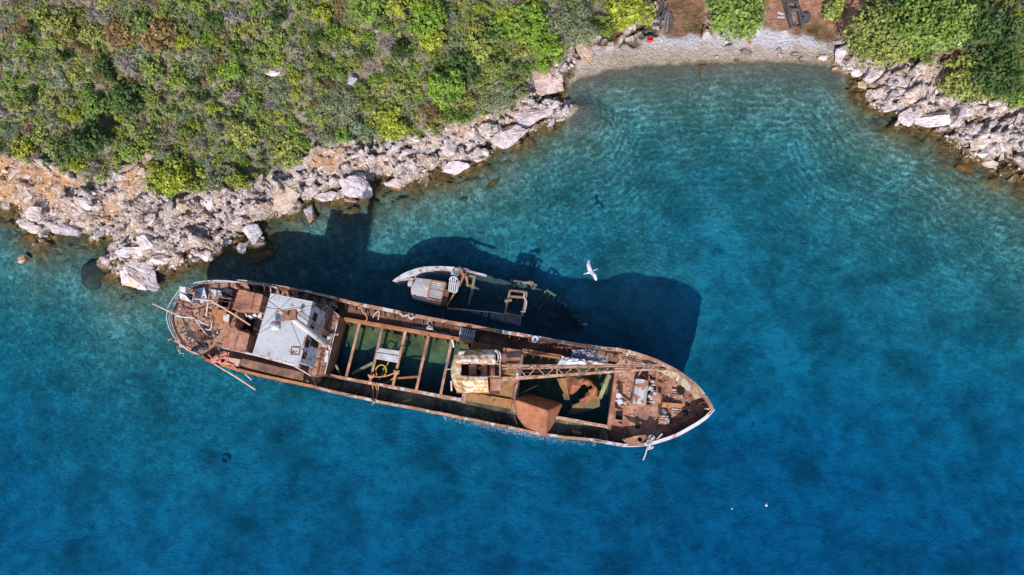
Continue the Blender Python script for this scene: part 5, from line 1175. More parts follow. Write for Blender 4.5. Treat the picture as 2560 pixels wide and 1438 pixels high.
b = MB(); b.grid([[at(1392, 947, .4), at(1416, 945, .6)], [at(1404, 975, -.1), at(1420, 978, .3)], [at(1410, 1000, -.8), at(1424, 1000, -.6)]]); ob = lone(b, 'bent_plate', 'ochre_plate', "narrow yellowish plate slanting into the water left of the torn bucket", 'plate'); s_ = ob.modifiers.new("t", 'SOLIDIFY'); s_.thickness = .05
b = MB(); b.bar(at(1499, 997, -.1), at(1524, 937, .5), .28, .09); lone(b, 'plank', 'green_wood', "greenish plank leaning in the forward hold beside the forecastle", 'plank')
b = MB(); b.bar(at(1430, 1014, .2), at(1464, 1002, .35), .06, .06); lone(b, 'steel_rod', 'rust_dark', "thin dark rod lying on the ochre plate in the forward hold", 'rod')
# planks across the hatch beams
for (q, lb) in (([(943.5, 869.5), (1001.5, 878.5), (999, 888), (941, 879.5)], "upper of the two weathered grey boards laid across the hatch beams"), ([(940.5, 881.5), (998.5, 890.5), (995, 907.6), (937, 897)], "lower, wider one of the two grey boards laid across the hatch beams")):
    b = MB(); z = 1.05; b.prism([at(x, y, z) for x, y in q], .07)
    o = lone(b, 'board', 'grey_wood', lb, 'board', 'boards on the hatch beams')
# pallet
pz = 1.45; q = [at(1151, 818.5, pz), at(1191, 826, pz), at(1183.5, 855, pz), at(1144.5, 846, pz)]
b = MB()
for k in range(3):
    t0, t1 = k * .34, k * .34 + .30
    for j in range(6):
        pass
pal = thing('pallet', "blue-grey wooden pallet leaning on the ship's side deck behind the crane", 'pallet', sum(q, Vector()) / 4)
for k in range(7):
    t0, t1 = k / 7 + .02, k / 7 + .105; b = MB(); b.prism([q[0].lerp(q[1], t0), q[0].lerp(q[1], t1), q[3].lerp(q[2], t1), q[3].lerp(q[2], t0)], .03); b.build('slat', 'blue_pallet', pal)
for k in range(3):
    t0 = .02 + k * .44; b = MB(); b.prism([low(q[0].lerp(q[3], t0), .03), low(q[1].lerp(q[2], t0), .03), low(q[1].lerp(q[2], t0 + .09), .03), low(q[0].lerp(q[3], t0 + .09), .03)], .09); b.build('bearer', 'blue_pallet', pal)
# ropes and hoses
def cord(pts, r, name, mat, label, cat, group=None, k=6):
    b = MB(); b.tube(spline([at(*p) for p in pts], k), r, 6); return lone(b, name, mat, label, cat, group, True)
def multi(lines, r, name, mat, label, cat, group=None, k=6):
    b = MB()
    for l in lines: b.tube(spline([at(*p) for p in l], k), r, 5)
    return lone(b, name, mat, label, cat, group, True)
multi([[(921, 938, .8), (930, 940, .8), (945, 942, .5), (965, 940, .4), (985, 933, .7), (997, 928, .9)], [(993, 934, .85), (985, 944, .2), (970, 955, -.1), (955, 960, -.2)], [(920, 936, .75), (934, 944, .7), (922, 942, .75), (936, 937, .75), (926, 946, .6)], [(984, 926, .9), (997, 934, .85), (986, 932, .85), (999, 927, .9)]], .055, 'rope', 'rope_orange', "orange rope slung between two hatch beams below the grey boards", 'rope', 'ropes on the wrecked ship')
multi([[(931, 957, .42), (933, 980, .2), (932, 1000, .6), (931, 1004, .8)], [(937, 958, .42), (942, 975, .2), (940, 997, .55), (934, 1003, .8)], [(946, 960, .42), (945, 978, .2), (940, 998, .6), (935, 1004, .8)], [(928, 999, .8), (936, 1006, .85), (930, 1010, .5), (938, 1004, .8)]], .045, 'rope', 'rope_orange', "three-stranded orange rope running from the hold edge over the ship's low rail", 'rope', 'ropes on the wrecked ship')
cord([(942, 938, .2), (940, 922, .5), (952, 912, .6), (964, 918, .5), (965, 932, .2), (957, 942, -.1)], .05, 'hose', 'hose_yellow', "yellow hose looped in the hold below the grey boards", 'hose', 'hoses in the hold')
cord([(972, 904, .5), (966, 914, .3), (956, 925, 0)], .04, 'hose', 'hose_yellow', "short end of yellow hose hanging under the lower grey board", 'hose', 'hoses in the hold')
cord([(970, 912, .4), (958, 930, .2), (945, 955, .1), (943, 960, 0)], .03, 'cable', 'cable', "thin dark cable hanging in the hold beside the yellow hose", 'cable')
def coil(px, py, z, r, n, seed, rad):
    q = random.Random(seed); return [(px + r * 1.1 * math.sqrt(q.random()) * math.cos(k * 1.7 + 2 * q.random()), py + r * .8 * math.sqrt(q.random()) * math.sin(k * 1.7 + 2 * q.random()), z + q.random() * .25) for k in range(n)]
multi([coil(1075, 818, 1.5, 8, 22, 1, 0), [(1072, 812, 1.5), (1068, 806, 1.6), (1074, 802, 1.6), (1080, 808, 1.6), (1082, 822, 1.5)], [(1080, 824, 1.45), (1095, 832, 1.4), (1112, 834, 1.4), (1125, 838, 1.4)]], .035, 'rope_coil', 'rope_pale', "tangled pale rope coil on the side deck left of the pallet", 'rope', 'ropes on the wrecked ship')
multi([[(901, 762, 2.4), (904, 772, 2.2), (908, 780, 1.9), (914, 786, 1.7), (918, 797, 1.6), (913, 803, 1.6)], coil(901, 768, 2.1, 5, 12, 2, 0)], .045, 'rope', 'rope_pink', "salmon and white rope bunch tied to the far rail, nearest to the wheelhouse", 'rope', 'ropes on the wrecked ship')
multi([[(932, 794, 1.7), (938, 784, 1.9), (946, 778, 2.0), (948, 785, 1.8), (945, 800, 1.6)]], .04, 'rope', 'rope_pale', "pale rope hanging over the side deck right of the salmon rope bunch", 'rope', 'ropes on the wrecked ship')
multi([[(1000, 784, 2.45), (1010, 790, 2.4), (1018, 787, 2.4)], [(1022, 791, 2.4), (1028, 797, 2.3), (1036, 791, 2.4)]], .07, 'rag', 'rope_pale', "white rags knotted on the far rail above the hatch beams", 'rag')
multi([coil(560, 888, 2.9, 12, 30, 4, 0), coil(540, 898, 2.8, 12, 30, 5, 0), [(520, 886, 2.8), (545, 905, 2.8), (575, 910, 2.7), (596, 928, 2.3)], [(552, 880, 2.9), (570, 896, 2.8), (560, 908, 2.8), (585, 912, 2.6)]], .045, 'net', 'rope_pink', "salmon net and rope heap on the stern's near side", 'net', 'nets on the stern')
multi([[(440, 830, 3.2), (447, 850, 3.1), (460, 868, 3.0), (478, 880, 2.9)], [(436, 820, 3.2), (445, 843, 3.1), (462, 862, 3.0), (480, 873, 2.9)], coil(455, 862, 3, 8, 18, 6, 0)], .05, 'net', 'rope_pink', "salmon rope laid along the inside of the stern railing", 'net', 'nets on the stern')
multi([[(575, 710, 3.0), (600, 712, 2.9), (620, 716, 2.8)], coil(585, 713, 3.0, 12, 26, 7, 0)], .045, 'net', 'rope_pink', "salmon net heap along the stern's far side", 'net', 'nets on the stern')
multi([coil(568, 728, 3.1, 13, 50, 8, 0), coil(575, 738, 3.0, 12, 40, 9, 0)], .05, 'net', 'net_dark', "dark net heap on the stern, left of the first rusty casing", 'net', 'nets on the stern')
multi([coil(508, 866, 2.8, 13, 50, 10, 0), coil(488, 873, 2.8, 8, 30, 12, 0)], .05, 'net', 'net_dark', "black net heap by the near railing of the stern", 'net', 'nets on the stern')
multi([coil(1625, 1106, 2.3, 10, 26, 13, 0), coil(1625, 1117, 1.7, 9, 26, 14, 0), [(1627, 1112, 2.2), (1618, 1122, 1.5), (1614, 1135, .6), (1608, 1150, .05)], [(1640, 1100, 2.6), (1650, 1090, 2.9), (1656, 1084, 3.0)]], .05, 'mooring_rope', 'rope_pale', "tangled mooring rope hanging from the fairlead at the bow into the sea", 'rope', 'ropes on the wrecked ship')
multi([[(1286, 980, 1.9), (1278, 1010, 1.0), (1292, 1060, .6)], [(1270, 1003, 1.5), (1300, 985, 2.0), (1345, 963, 1.6)]], .025, 'cable', 'cable', "slack cable running from the crane's deck to the wedge-shaped hopper", 'cable')
cord([(1130, 848, 1.7), (1133, 858, 1.6), (1134, 868, 1.4)], .07, 'strap', 'tarp', "short blue and white strap hanging from the last hatch beam", 'strap')
# loose poles
for pts, r, lb in (([(381, 759, 3.9), (424, 779, 3.7), (452, 790, 3.4)], .05, "thin pole sticking out past the stern railing"), ([(536, 910, 2.75), (590, 942, 2.2), (639, 974.5, 1.6)], .06, "long bare pole hanging outside the stern's near side"),
                   ([(486, 747, 4.1), (527, 751, 4.1), (588, 788, 4.0), (626, 813, 3.6)], .055, "bent rusty pole across the stern hatchway"), ([(527, 714, 3.5), (515, 790, 3.6)], .055, "pale straight pole lying athwart the stern"), ([(612, 934, 2.2), (629, 950, 1.7)], .05, "short stick poking over the near rail beside the salmon net"),
                   ([(775, 938, 2.6), (730, 912, 2.7)], .05, "pale bar lying along the wheelhouse's near side"), ([(840, 912, .2), (852, 940, -.4), (857, 948, -.6)], .09, "dark timber upright in the aft corner of the hold")):
    b = MB(); b.tube([at(*p) for p in pts], r, 7); lone(b, 'pole', 'pole' if 'dark' not in lb else 'green_wood', lb, 'pole', 'loose poles on the wrecked ship', True)
b = MB(); b.bar(at(880, 934, -.5), at(932, 908, -.2), .2, .1); lone(b, 'sunken_timber', 'green_wood', "timber slanting under water in the aft hold, left of the grey boards", 'timber')
b = MB(); b.bar(at(1008, 1004, .0), at(1028, 999, .1), .16, .06); lone(b, 'floating_board', 'hose_yellow', "small yellow board afloat on the flooded near side deck", 'board')
b = MB(); b.bar(at(1430, 1078, .0), at(1454, 1084, .1), .2, .06); lone(b, 'floating_board', 'ochre_plate', "ochre board afloat on the flooded side deck near the forecastle", 'board')
b = MB(); b.cyl(at(1337.6, 849, 2.12), .24, .2, 16, hollow=.45); b.ball(at(1333, 852, 2.2), .15, 6); lone(b, 'buoy', 'white', "white ring buoy hung on the far rail in front of the crane boom", 'buoy')
# tarpaulins
def crumple(px4, z, n, amp, seed):
    q = [at(x, y, z) for x, y in px4]; r_ = np.random.default_rng(seed); rows = []
    for i in range(n + 1):
        row = []
        for j in range(n + 1):
            p = q[0].lerp(q[1], i / n).lerp(q[3].lerp(q[2], i / n), j / n); e = .3 if i in (0, n) or j in (0, n) else 1
            row.append(p + Vector((r_.normal() * .05, r_.normal() * .05, abs(r_.normal()) * amp * e)))
        rows.append(row)
    return MB().grid(rows)
lone(crumple([(1432, 868), (1520, 880), (1522, 912), (1428, 898)], 1.5, 22, .07, 5), 'tarpaulin', 'tarp_grey', "crumpled grey-blue tarpaulin heap on the side deck by the forecastle", 'tarpaulin', 'tarpaulins on the ship')
lone(crumple([(1405, 893), (1450, 898), (1512, 910), (1395, 912)], 1.8, 9, .10, 6), 'tarpaulin', 'tarp', "white and blue sheet lying behind the crane boom", 'tarpaulin', 'tarpaulins on the ship')
lone(crumple([(1030, 815), (1072, 822), (1066, 832), (1032, 826)], 1.25, 6, .05, 7), 'tarpaulin', 'tarp_grey', "small grey cloth spread on the side deck left of the tangled rope coil", 'tarpaulin', 'tarpaulins on the ship')
# foam along the awash rail
b = MB(); r_ = random.Random(9)
for k in range(900):
    x = min(1490, max(1110, r_.gauss(1290, 95))); p = on_rail(SR, SRW, x); s_ = r_.uniform(.006, .024); o = Vector((r_.uniform(-.1, .1), -.10 - abs(r_.gauss(0, .16)), 0)); c = Vector((p.x + o.x, p.y + o.y, .012)); a_ = r_.random() * 6
    m = r_.randint(5, 7); b.prism([c + Vector((s_ * r_.uniform(.6, 1.3) * math.cos(a_ + j * 6.28 / m) * 1.5, s_ * r_.uniform(.5, 1.1) * math.sin(a_ + j * 6.28 / m), 0)) for j in range(m)], .008)
M['foam'] = worn('thin_foam', [(0.3, (0.26, 0.34, 0.40)), (0.7, (0.42, 0.48, 0.53))], 3, bmp=0)
tag(b.build('foam', 'foam'), "white foam washing along the ship's sunken rail", 'foam', kind='stuff')
M['rib_wood'] = worn("old_rib_timber", [(0.3, (0.12, 0.08, 0.055)), (0.6, (0.27, 0.19, 0.13)), (0.8, (0.40, 0.31, 0.22))], 2.0)
M['pile_wood'] = worn("greying_old_beam", [(0.3, (0.10, 0.09, 0.10)), (0.6, (0.20, 0.185, 0.20)), (0.8, (0.32, 0.30, 0.32))], 2.0)
M['silt_wood'] = worn("silted_sunken_planks", [(0.3, (0.03, 0.026, 0.022)), (0.55, (0.07, 0.06, 0.05)), (0.75, (0.14, 0.12, 0.10))], 1.4)
# ------------------------------------------------------------------ the small sunken boat
boat = thing('sunken_boat', "small wooden boat sunk beside the ship, white stern and cabin above water, ribs below", 'boat', at(1200, 750, -1.5))
outer = [(981, 702, .75), (1004, 686, .85), (1026, 676, .9), (1058, 667.5, .9), (1096, 665.5, .8), (1135, 667.5, .6), (1149, 671, .45)]
inner = [(988, 705, .6), (1016, 692, .7), (1024, 693, .7), (1036, 705, .7), (1048, 686, .75), (1080, 677, .75), (1135, 677, .5)]
O = resample(spline([at(*p) for p in outer], 5), 22); I = resample(spline([at(988, 705, .6), at(1012, 695, .75), at(1034, 690, .8), at(1060, 679, .8), at(1096, 675, .7), at(1134, 677, .5), at(1147, 678, .4)], 5), 22)
b = MB(); b.grid([[Vector((p.x, p.y, p.z - 1.6)) + (q - p) * .6 for p, q in zip(O, I)], O, I, [low(q, .5) for q in I], [low(q, 1.6) + (q - p) * .5 for p, q in zip(O, I)]]); b.build('stern_quarter', 'boat_white', boat)
b = MB(); rows = []
b.tube([at(1030, 694, .72), at(1026, 704, .6), at(1024, 716, .2)], .18, 7); b.build('transom_post', 'boat_white', boat)
# submerged hull sides and ribs
Nn = spline([at(*p) for p in ((1149, 674, .1), (1215, 688, -.4), (1284, 702, -.5), (1336, 711, -.5), (1372, 729, -.7), (1405, 754, -.9), (1436, 784, -1.0), (1462, 813, -.7))], 5)
Ss = spline([at(*p) for p in ((1020, 730, -.5), (1060, 762, -.6), (1116, 772, -.5), (1210, 778, -.5), (1306, 793, -.6), (1360, 815, -1.2), (1420, 824, -1.4), (1462, 816, -.9))], 5)
Nn, Ss = resample(Nn, 28), resample(Ss, 28)
b = MB(); mid = [(p + q) / 2 + Vector((0, 0, -1.5)) for p, q in zip(Nn, Ss)]
rj = random.Random(8); dip = lambda i: Vector((rj.uniform(-.08, .08), rj.uniform(-.08, .08), -(.5 * min(1, max(0, (i - 7) / 5))) - rj.uniform(0, .22)))
Nh, Sh = [p + dip(i) for i, p in enumerate(Nn)], [p + dip(i) for i, p in enumerate(Ss)]
b.grid([Nh, [p.lerp(m, .25) + Vector((0, 0, -.5)) for p, m in zip(Nn, mid)], mid, [p.lerp(m, .25) + Vector((0, 0, -.5)) for p, m in zip(Ss, mid)], Sh]); o = b.build('hull', 'silt_wood', boat); s_ = o.modifiers.new("t", 'SOLIDIFY'); s_.thickness = .06
for k in list(range(11, 27)):
    if k in (16, 22): continue
    b = MB(); m = mid[k]; p, q = Nn[k] + Vector((rj.uniform(-.12, .12), rj.uniform(-.15, .1), rj.uniform(-.62, -.22))), Ss[k]; up = Vector((rj.uniform(-.1, .1), rj.uniform(-.05, .2), .14 + .12 * rj.random()))
    b.bar(p + up, p.lerp(m, .3) + Vector((0, 0, -.35)), .13, .1); b.bar(p.lerp(m, .3) + Vector((0, 0, -.35)), m + Vector((0, 0, .1)), .12, .08); b.build('rib', 'rib_wood', boat)
b = MB()
for k in list(range(10, 15)) + [17, 18, 21]: b.bar(Nn[k] + Vector((0, 0, .03)), Nn[k + 1] + Vector((0, 0, -.02)), .13, .1)
b.build('gunwale', 'rib_wood', boat)
# picket-like frame heads along the near side
b = MB(); b.tube([at(1118, 771, .05), at(1160, 774, .12), at(1230, 781, .2), at(1306, 792, .3)], .035, 5); b.build('near_rail', 'rope_pale', boat)
r_ = random.Random(12)
for k in range(40):
    t = k / 39; x = 1122 + 180 * t; y0 = 771.5 + 20.5 * t ** 1.15; ln = (6 if x < 1180 else 6 + 20 * ((x - 1180) / 122)) * r_.uniform(.8, 1.1)
    if r_.random() < .08: continue
    b = MB(); b.bar(at(x, y0, .12 + .2 * t), at(x - 2.5, y0 + ln, -.25 + .32 * t), .05, .05); b.build('rail_slat', 'boat_white' if x > 1155 else 'rust_orange', boat)
# cabin with domed roof
q = [at(1044, 695, 1.05), at(1115, 704, .95), at(1100, 762, .75), at(1031, 745, .85)]
b = MB(); n = 8; rows = []
for i in range(n + 1):
    rows.append([q[0].lerp(q[1], i / n).lerp(q[3].lerp(q[2], i / n), j / n) + Vector((0, 0, .16 * math.sin(math.pi * j / n))) - (q[1] - q[0]).normalized() * (.25 * math.sin(math.pi * j / n) * (1 - i / n)) for j in range(n + 1)])
b.grid(rows); b.prism([low(p, .02) for p in q], 1.3); cab = b.build('cabin', 'boat_roof', boat)
hf = [at(1079, 702, 1.2), at(1114, 709.5, 1.1), at(1101, 754, .95), at(1068, 746, 1.05)]
b = MB()
for k in range(4): b.bar(hf[k], hf[(k + 1) % 4], .11, .1)
b.bar(hf[0].lerp(hf[3], .45), hf[1].lerp(hf[2], .45), .04, .05); b.build('hatch_frame', 'rust_orange', cab)
b = MB()
for k in range(9): a_, c_ = hf[0].lerp(hf[3], (k + .5) / 9), hf[1].lerp(hf[2], (k + .5) / 9); b.bar(low(a_, .04), low(c_, .04), .11, .04)
b.build('hatch_slats', 'boat_roof', cab)
b = MB(); b.prism([at(1105, 720, .6), at(1124, 726, .6), at(1114, 766, .5), at(1095, 760, .5)], .25); b.build('companionway', 'rust_dark', cab)
b = MB(); b.bar(at(1162, 684, .7), at(1148, 716, .7), .13, .12); b.bar(at(1147, 715, .7), at(1117, 765, .55), .1, .12); b.bar(at(1148, 672, .7), at(1160, 692, .8), .2, .08); b.bar(at(1165, 690, .3), at(1170, 716, -.4), .15, .1); b.build('roof_beams', 'rust_orange', boat)
b = MB(); b.bar(at(1150, 673, .5), at(1217, 690, .15), .16, .1); b.bar(at(1146, 669, .5), at(1172, 676, .35), .14, .1); b.build('broken_gunwale', 'boat_white', boat)
b = MB(); b.bar(at(1168, 689, -.2), at(1190, 693, -.3), .2, .1); b.bar(at(1186, 694, -.3), at(1178, 740, -.5), .22, .1); b.bar(at(1176, 740, -.5), at(1172, 762, -.6), .16, .1); b.bar(at(1165, 710, -.4), at(1198, 725, -.5), .16, .08); b.build('fallen_deck_beams', 'rib_wood', boat)
# open hatch frame further forward
fq = [at(1275, 726, .55), at(1317, 731, .55), at(1306, 792, .4), at(1263, 783, .35)]
b = MB()
for k, w in enumerate((.12, .15, .1, .15)): b.bar(fq[k], fq[(k + 1) % 4], w, .16)
b.build('hatch_coaming', 'brown_wood', boat)
b = MB(); b.bar(at(1262, 754, .6), at(1279, 750, .6), .2, .12); b.bar(fq[0].lerp(fq[3], .27), fq[1].lerp(fq[2], .22), .16, .08); b.build('coaming_plank', 'brown_wood', boat)
b = MB(); b.bar(at(1306, 708, .25), at(1333, 706, .4), .13, .1); b.bar(at(1322, 706, .3), at(1332, 712, .4), .25, .15); b.build('frame_heads', 'brown_wood', boat)
b = MB(); b.tube(spline([at(1312, 730, .7), at(1310, 742, .7), at(1316, 754, .65), at(1313, 772, .55), at(1308, 780, .5), at(1304, 786, .5)], 5), .06, 6); b.tube([at(1302, 780, .55), at(1314, 779, .55)], .08, 6); tag(b.build('rope', 'rope_pale', None, True), "white rope drooping along the open hatch frame of the sunken boat", 'rope')
b = MB(); b.ball(at(1464, 812, .05), .14, 6); b.bar(at(1455, 811, -.1), at(1465, 813, .1), .1, .1); b.build('stem_head', 'rust_orange', boat)
# white plastic chair resting on the boat
chair = thing('plastic_chair', "white slatted plastic chair lying by the sunken boat's cabin", 'chair', at(1134, 715, .8))
b = MB()
top = [at(1124, 700, 1.25), at(1127, 694, 1.3), at(1133, 692, 1.3), at(1140, 694, 1.3), at(1144, 700, 1.25)]
b.tube(spline(top, 4), .05, 6); b.tube([at(1124, 700, 1.25), at(1122, 727, .95)], .04, 6); b.tube([at(1144, 700, 1.25), at(1140, 732, .95)], .04, 6); b.tube([at(1122, 727, .95), at(1140, 732, .95)], .045, 6); b.build('chair_frame', 'white', chair, True)
b = MB()
for k in range(3): b.bar(at(1128.5 + k * 5, 696, 1.27), at(1126.5 + k * 4.6, 728, .97), .07, .03)
b.bar(at(1124, 707, 1.2), at(1144, 709, 1.2), .05, .04); b.build('backrest_slats', 'white', chair)
b = MB(); b.bar(at(1146, 700, 1.0), at(1141, 726, .8), .06, .06); b.bar(at(1148, 703, .9), at(1143, 730, .7), .05, .05); b.build('leg', 'white', chair)
# lines in the water
for pts, lb in (([(1022, 702, .5), (1018, 722, .2), (990, 742, -.2), (955, 757, -.3)], "dark mooring line curving from the sunken boat's stern toward the ship"), ([(985, 704, .5), (970, 712, .02), (945, 720, -.3)], "thin line trailing off the sunken boat's white stern"),
                ([(1106, 773, .1), (1108, 798, 2.1)], "thin line from the sunken boat up to the ship's far rail")):
    b = MB(); b.tube(spline([at(*p) for p in pts], 6), .02, 5); lone(b, 'mooring_line', 'cable', lb, 'line', 'lines by the sunken boat')

# ------------------------------------------------------------------ heron in flight, one continuous body
HZ = 4.0; cB = at(1475, 680, HZ)
hd = (at(1499, 670.5, HZ) - at(1462, 684.5, HZ)); hd.z = 0; L_ = hd.length; hd.normalize(); wd = Vector((-hd.y, hd.x, 0))
b = MB(); rows = []
prof = [(-.46, .012, .012), (-.40, .03, .02), (-.28, .05, .03), (-.2, .06, .06), (-.08, .10, .10), (.04, .105, .11), (.13, .07, .08), (.2, .035, .045), (.32, .028, .032), (.42, .032, .035), (.47, .03, .03), (.5, .014, .014), (.6, .004, .004)]
for t, ry, rz in prof: rows.append([cB + hd * (t * L_) + wd * (ry * math.cos(a_ * math.pi / 5)) + Vector((0, 0, rz * math.sin(a_ * math.pi / 5) + (.04 if t > .3 else 0))) for a_ in range(10)])
b.grid(rows, True); o0 = len(rows)
b.f.append(tuple(range(9, -1, -1))); k0 = (o0 - 1) * 10; b.f.append(tuple(k0 + j for j in range(10)))
for tip, wr, rt, zs in ((at(1472.4, 650.5, HZ), at(1470, 662, HZ), at(1475, 677, HZ), 1), (at(1491, 702, HZ), at(1486, 690, HZ), at(1477, 681, HZ), -1)):
    ws = []
    for (c, ch, z) in ((rt - wd * .1 * zs, .30, .05), (rt.lerp(wr, .35), .30, .10), (rt.lerp(wr, .75), .29, .13), (wr, .27, .13), (wr.lerp(tip, .5), .23, .10), (wr.lerp(tip, .85), .17, .07), (tip, .08, .05)):
        ws.append([c + Vector((0, 0, z)) + hd * (ch * .5) , c + Vector((0, 0, z + .03)) + hd * (ch * .2), c + Vector((0, 0, z + .015)) - hd * (ch * .5), c + Vector((0, 0, z - .012)) - hd * (ch * .5), c + Vector((0, 0, z - .01)) + hd * (ch * .2)])
    o = len(b.v); b.grid(ws, True); b.f.append(tuple(o + j for j in range(4, -1, -1))); b.f.append(tuple(o + 6 * 5 + j for j in range(5)))
M['feathers'] = worn("pale_grey_feathers", [(0.3, (0.34, 0.33, 0.40)), (0.55, (0.50, 0.49, 0.56)), (0.75, (0.62, 0.61, 0.66))], 3.0, bmp=0)
bird = b.build('heron', 'feathers', None, True); tag(bird, "pale grey heron gliding over the water right of the sunken boat, neck stretched", 'bird')
rm_ = bird.modifiers.new("one_skin", 'REMESH'); rm_.mode = 'VOXEL'; rm_.voxel_size = .014; rm_.use_smooth_shade = True

# ------------------------------------------------------------------ on the beach
def tl(name, pxs, w, h, mat, label, cat, group, lift=0.06):
    """a timber along two ground pixels"""
    a_, c_ = gnd(*pxs[0]), gnd(*pxs[1]); b = MB(); b.bar(a_ + Vector((0, 0, lift + h / 2)), c_ + Vector((0, 0, lift + h / 2)), w, h); return lone(b, name, mat, label, cat, group)
GP = 'timbers piled at the back of the beach'
for pxs, w, h, lf, lb in (([(1677, 32), (1673.5, 84)], .16, .16, .02, "outermost beam of the timber pile, nearest the red track"), ([(1671, 36), (1665, 80)], .15, .18, .05, "grey beam lying second from the red track in the timber pile"), ([(1665, 34), (1656, 76)], .15, .18, .12, "pale worn beam in the middle of the timber pile"),
                      ([(1658, 26), (1648, 76)], .18, .2, .15, "long dark beam in the left part of the timber pile"), ([(1650, 22), (1641, 50)], .2, .2, .1, "short beam at the upper left of the timber pile"), ([(1662, 10), (1658, 32)], .2, .18, .22, "short dark beam across the upper end of the timber pile"), ([(1653, 8), (1647, 26)], .22, .16, .12, "short brown beam at the top of the timber pile")):
    tl('timber', pxs, w, h, 'pile_wood' if 'pale' in lb or 'grey' in lb else 'dark_wood', lb, 'timber', GP, lf)
for pxs, w, lf, lb in (([(1682, 44), (1680, 70)], .09, .02, "thin stick lying on the red track beside the timber pile"), ([(1667, 20), (1661, 52)], .12, .26, "thin dark beam leaning on top of the timber pile"), ([(1654, 40), (1650, 80)], .11, .3, "narrow dark beam topmost in the left part of the timber pile"),
                       ([(1660, 52), (1654, 84)], .12, .06, "grey beam end showing at the beach side of the timber pile"), ([(1646, 30), (1664, 34)], .12, .34, "short dark crosspiece lying over the timber pile")): tl('timber', pxs, w, .12, 'pile_wood' if 'grey' in lb else 'dark_wood', lb, 'timber', GP, lf)
for k, (y, t) in enumerate(((47, "topmost"), (55, "second"), (63, "third"), (71, "lowest"))):
    tl('sleeper', [(1632, y), (1647, y + 2)], .2, .18, 'grey_wood' if k % 2 else 'dark_wood', f"{t} of the four short sleepers stacked left of the timber pile", 'sleeper', GP, .05)
# slipway cradle
c0 = gnd(1975, 40); cra = thing('slipway_cradle', "dark tarred boat cradle lying on the red earth at the back of the beach", 'cradle', c0)
def cb(name, pxs, w, h, lift, mat='dark_wood'):
    b = MB(); b.bar(gnd(*pxs[0]) + Vector((0, 0, lift)), gnd(*pxs[1]) + Vector((0, 0, lift)), w, h); return b.build(name, mat, cra)
cb('runner', [(1955, -8), (1977, 73)], .30, .34, .22); cb('runner', [(1983, -8), (2003, 75)], .22, .34, .22)
for y in (-4, 13, 33, 72): cb('crossbeam', [(1950 + y * .3 + 4, y), (1986 + y * .25, y + 1)], .13, .16, .48 if y != 72 else .3)
cb('crossbeam', [(1938, 8), (1962, 7)], .12, .12, .5); cb('side_prop', [(1992, 28), (2000, 48)], .14, .12, .55); cb('side_prop', [(1962, 18), (1968, 40)], .2, .2, .45)
cb('scrap_plate', [(1976, 34), (1980, 54)], .22, .05, .2, 'pile_wood'); cb('scrap_plate', [(1986, 62), (1990, 65)], .16, .06, .2, 'pile_wood')
for pxs, lb in (([(1942, 33), (1958, 38)], "upper grey board left of the slipway cradle"), ([(1942, 45), (1960, 46)], "lower grey board left of the slipway cradle"), ([(1944, 53), (1962, 55)], "lowest brown board left of the slipway cradle")): tl('board', pxs, .16, .08, 'grey_wood' if 'grey' in lb else 'brown_wood', lb, 'board', 'boards by the slipway cradle')
# tarred lump: an overturned tub
p = gnd(2013, 48); b = MB(); b.cyl(p, .34, .42, 14, r2=.26); b.cyl(p + Vector((0, 0, .4)), .30, .06, 14); b.cyl(p + Vector((.0, .0, .0)), .38, .07, 14); lone(b, 'tub', 'dark_wood', "black upturned tub beside the slipway cradle", 'tub')
p = gnd(1626, 99, .2); b = MB(); q = [p + Vector((x, y, .15)) for x, y in ((-.2, -.16), (.22, -.1), (.17, .2), (-.24, .13))]; c = sum(q, Vector()) / 4
for k in range(4): a_, b_ = q[k], q[(k + 1) % 4]; b.hexa([low(a_, .33), low(b_, .33), low(b_ + (c - b_) * .12, .33), low(a_ + (c - a_) * .12, .33)], [a_, b_, b_ + (c - b_) * .12, a_ + (c - a_) * .12])
b.prism([low(x, .28) for x in q], .05); lone(b, 'crate', 'red', "red plastic crate at the foot of the yellow-green bush on the beach", 'crate')
p = gnd(1752, 95); b = MB(); b.tube([p + Vector((0, 0, -.2)), p + Vector((0, .05, 1.0))], [.06, .05], 7); b.cyl(p + Vector((0, .05, 1.0)), .09, .06, 8); b.bar(p + Vector((0, .05, .9)), p + Vector((.6, .12, .75)), .04, .04); lone(b, 'post', 'cable', "rusty iron post standing at the top of the shingle beach", 'post')
p = at(1745, 175, -.15); b = MB(); b.tube([p, at(1749, 190, -.3), at(1754, 206, -.45)], [.06, .055, .04], 7); b.tube([at(1748, 186, -.25), at(1751, 184, -.2)], .03, 5); lone(b, 'stick', 'cable', "dark stick lying under the shallow water off the beach", 'stick')
for (x, y, m, r, nm, lb, cat) in ((1815, 106, 'white', .12, 'float', "white round float on the shingle beside a dark upright stone", 'float'), (1873, 107, 'red', .1, 'float', "small red float lying on the shingle above the brown rock", 'float')):
    p = gnd(x, y); b = MB(); b.ball(p + Vector((0, 0, r * .7)), r, 7, (1.2, 1, .9)); b.cyl(p + Vector((r, 0, r * .7)), r * .3, r * .5, 8, axis=Vector((1, 0, 0))); lone(b, nm, m, lb, cat, 'floats on the beach', True)
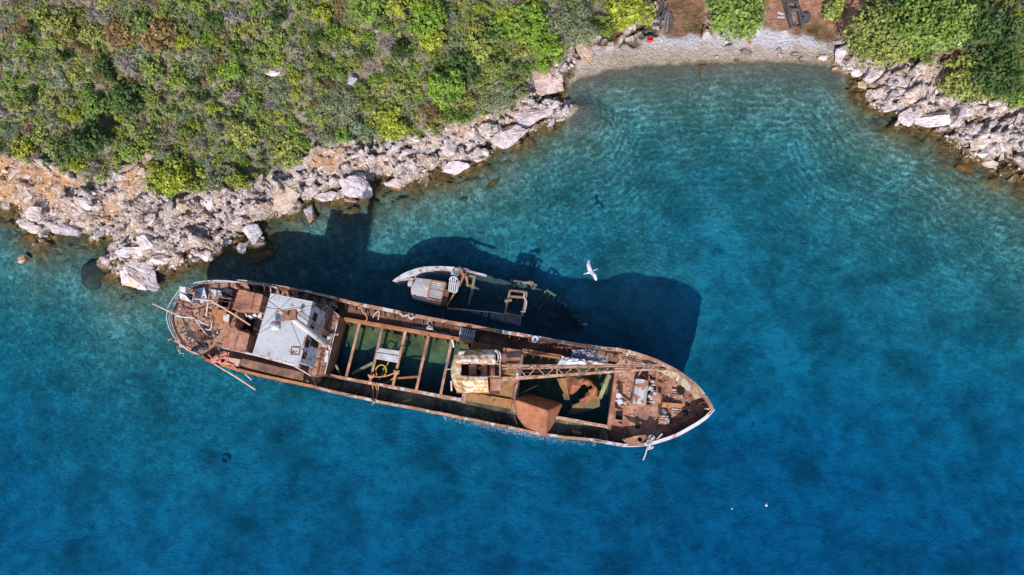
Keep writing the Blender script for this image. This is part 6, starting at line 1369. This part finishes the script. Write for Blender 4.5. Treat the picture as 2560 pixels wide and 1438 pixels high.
p = gnd(1550, 112); b = MB(); b.tube(spline([gnd(1548, 122) + Vector((0, 0, .1)), gnd(1556, 113) + Vector((0, 0, .2)), gnd(1570, 110) + Vector((0, 0, .12))], 5), [.07] * 11, 7); lone(b, 'driftwood', 'dark_wood', "curved dark driftwood at the left end of the beach", 'driftwood')
b = MB(); b.tube([gnd(1502, 117) + Vector((0, 0, .06)), gnd(1512, 118) + Vector((0, 0, .1)), gnd(1525, 116) + Vector((0, 0, .06))], .05, 6); lone(b, 'driftwood', 'brown_wood', "thin brown driftwood stick below the orange-stained rock", 'driftwood')
# drift in the water
p = at(1915, 1266, .02); b = MB(); b.cyl(p, .09, .16, 10, axis=Vector((.3, 1, .1))); b.cyl(p + Vector((.05, .16, .02)), .04, .06, 8, axis=Vector((.3, 1, .1))); lone(b, 'bottle', 'white', "white plastic bottle adrift in the open water below the bow", 'bottle', None, True)
p = at(1829, 1272, .02); b = MB(); b.cyl(p, .04, .07, 8, axis=Vector((1, .3, .1))); b.ball(p, .04, 5); lone(b, 'litter_scrap', 'white', "tiny pale scrap adrift left of the white plastic bottle", 'litter')
b = MB(); b.tube([at(563, 1148, ground_z(*at(563, 1148, -4).xy) + .06) + Vector((.27 * math.cos(k * .45), .27 * math.sin(k * .45), 0)) for k in range(14)], .08, 8, True); lone(b, 'tyre', 'pile_wood', "old tyre on the sea bed off the ship's near side", 'tyre', None, True)
# weed-grown hump under water beside the shore slab
M['weed'] = worn("black_weed", [(0.3, (0.012, 0.018, 0.018)), (0.6, (0.035, 0.045, 0.04)), (0.8, (0.08, 0.08, 0.06))], 2.2)
b = MB(); c = at(236, 686, -.5); r_ = random.Random(4); rows = []
for i in range(13):
    ph = math.pi * i / 12; rows.append([c + Vector((1.02 * math.sin(ph) * math.cos(t) * k, 1.2 * math.sin(ph) * math.sin(t) * k, .42 * math.cos(ph))) for t, k in ((2 * math.pi * j / 28, 1 + .05 * math.sin(2 * math.pi * j / 28 * 3) + .03 * math.sin(2 * math.pi * j / 28 * 5 + 1)) for j in range(28))])
b.grid(rows, True); lone(b, 'sunken_boulder', 'weed', "black weed-covered boulder under water left of the huge white slab", 'boulder', None, True)
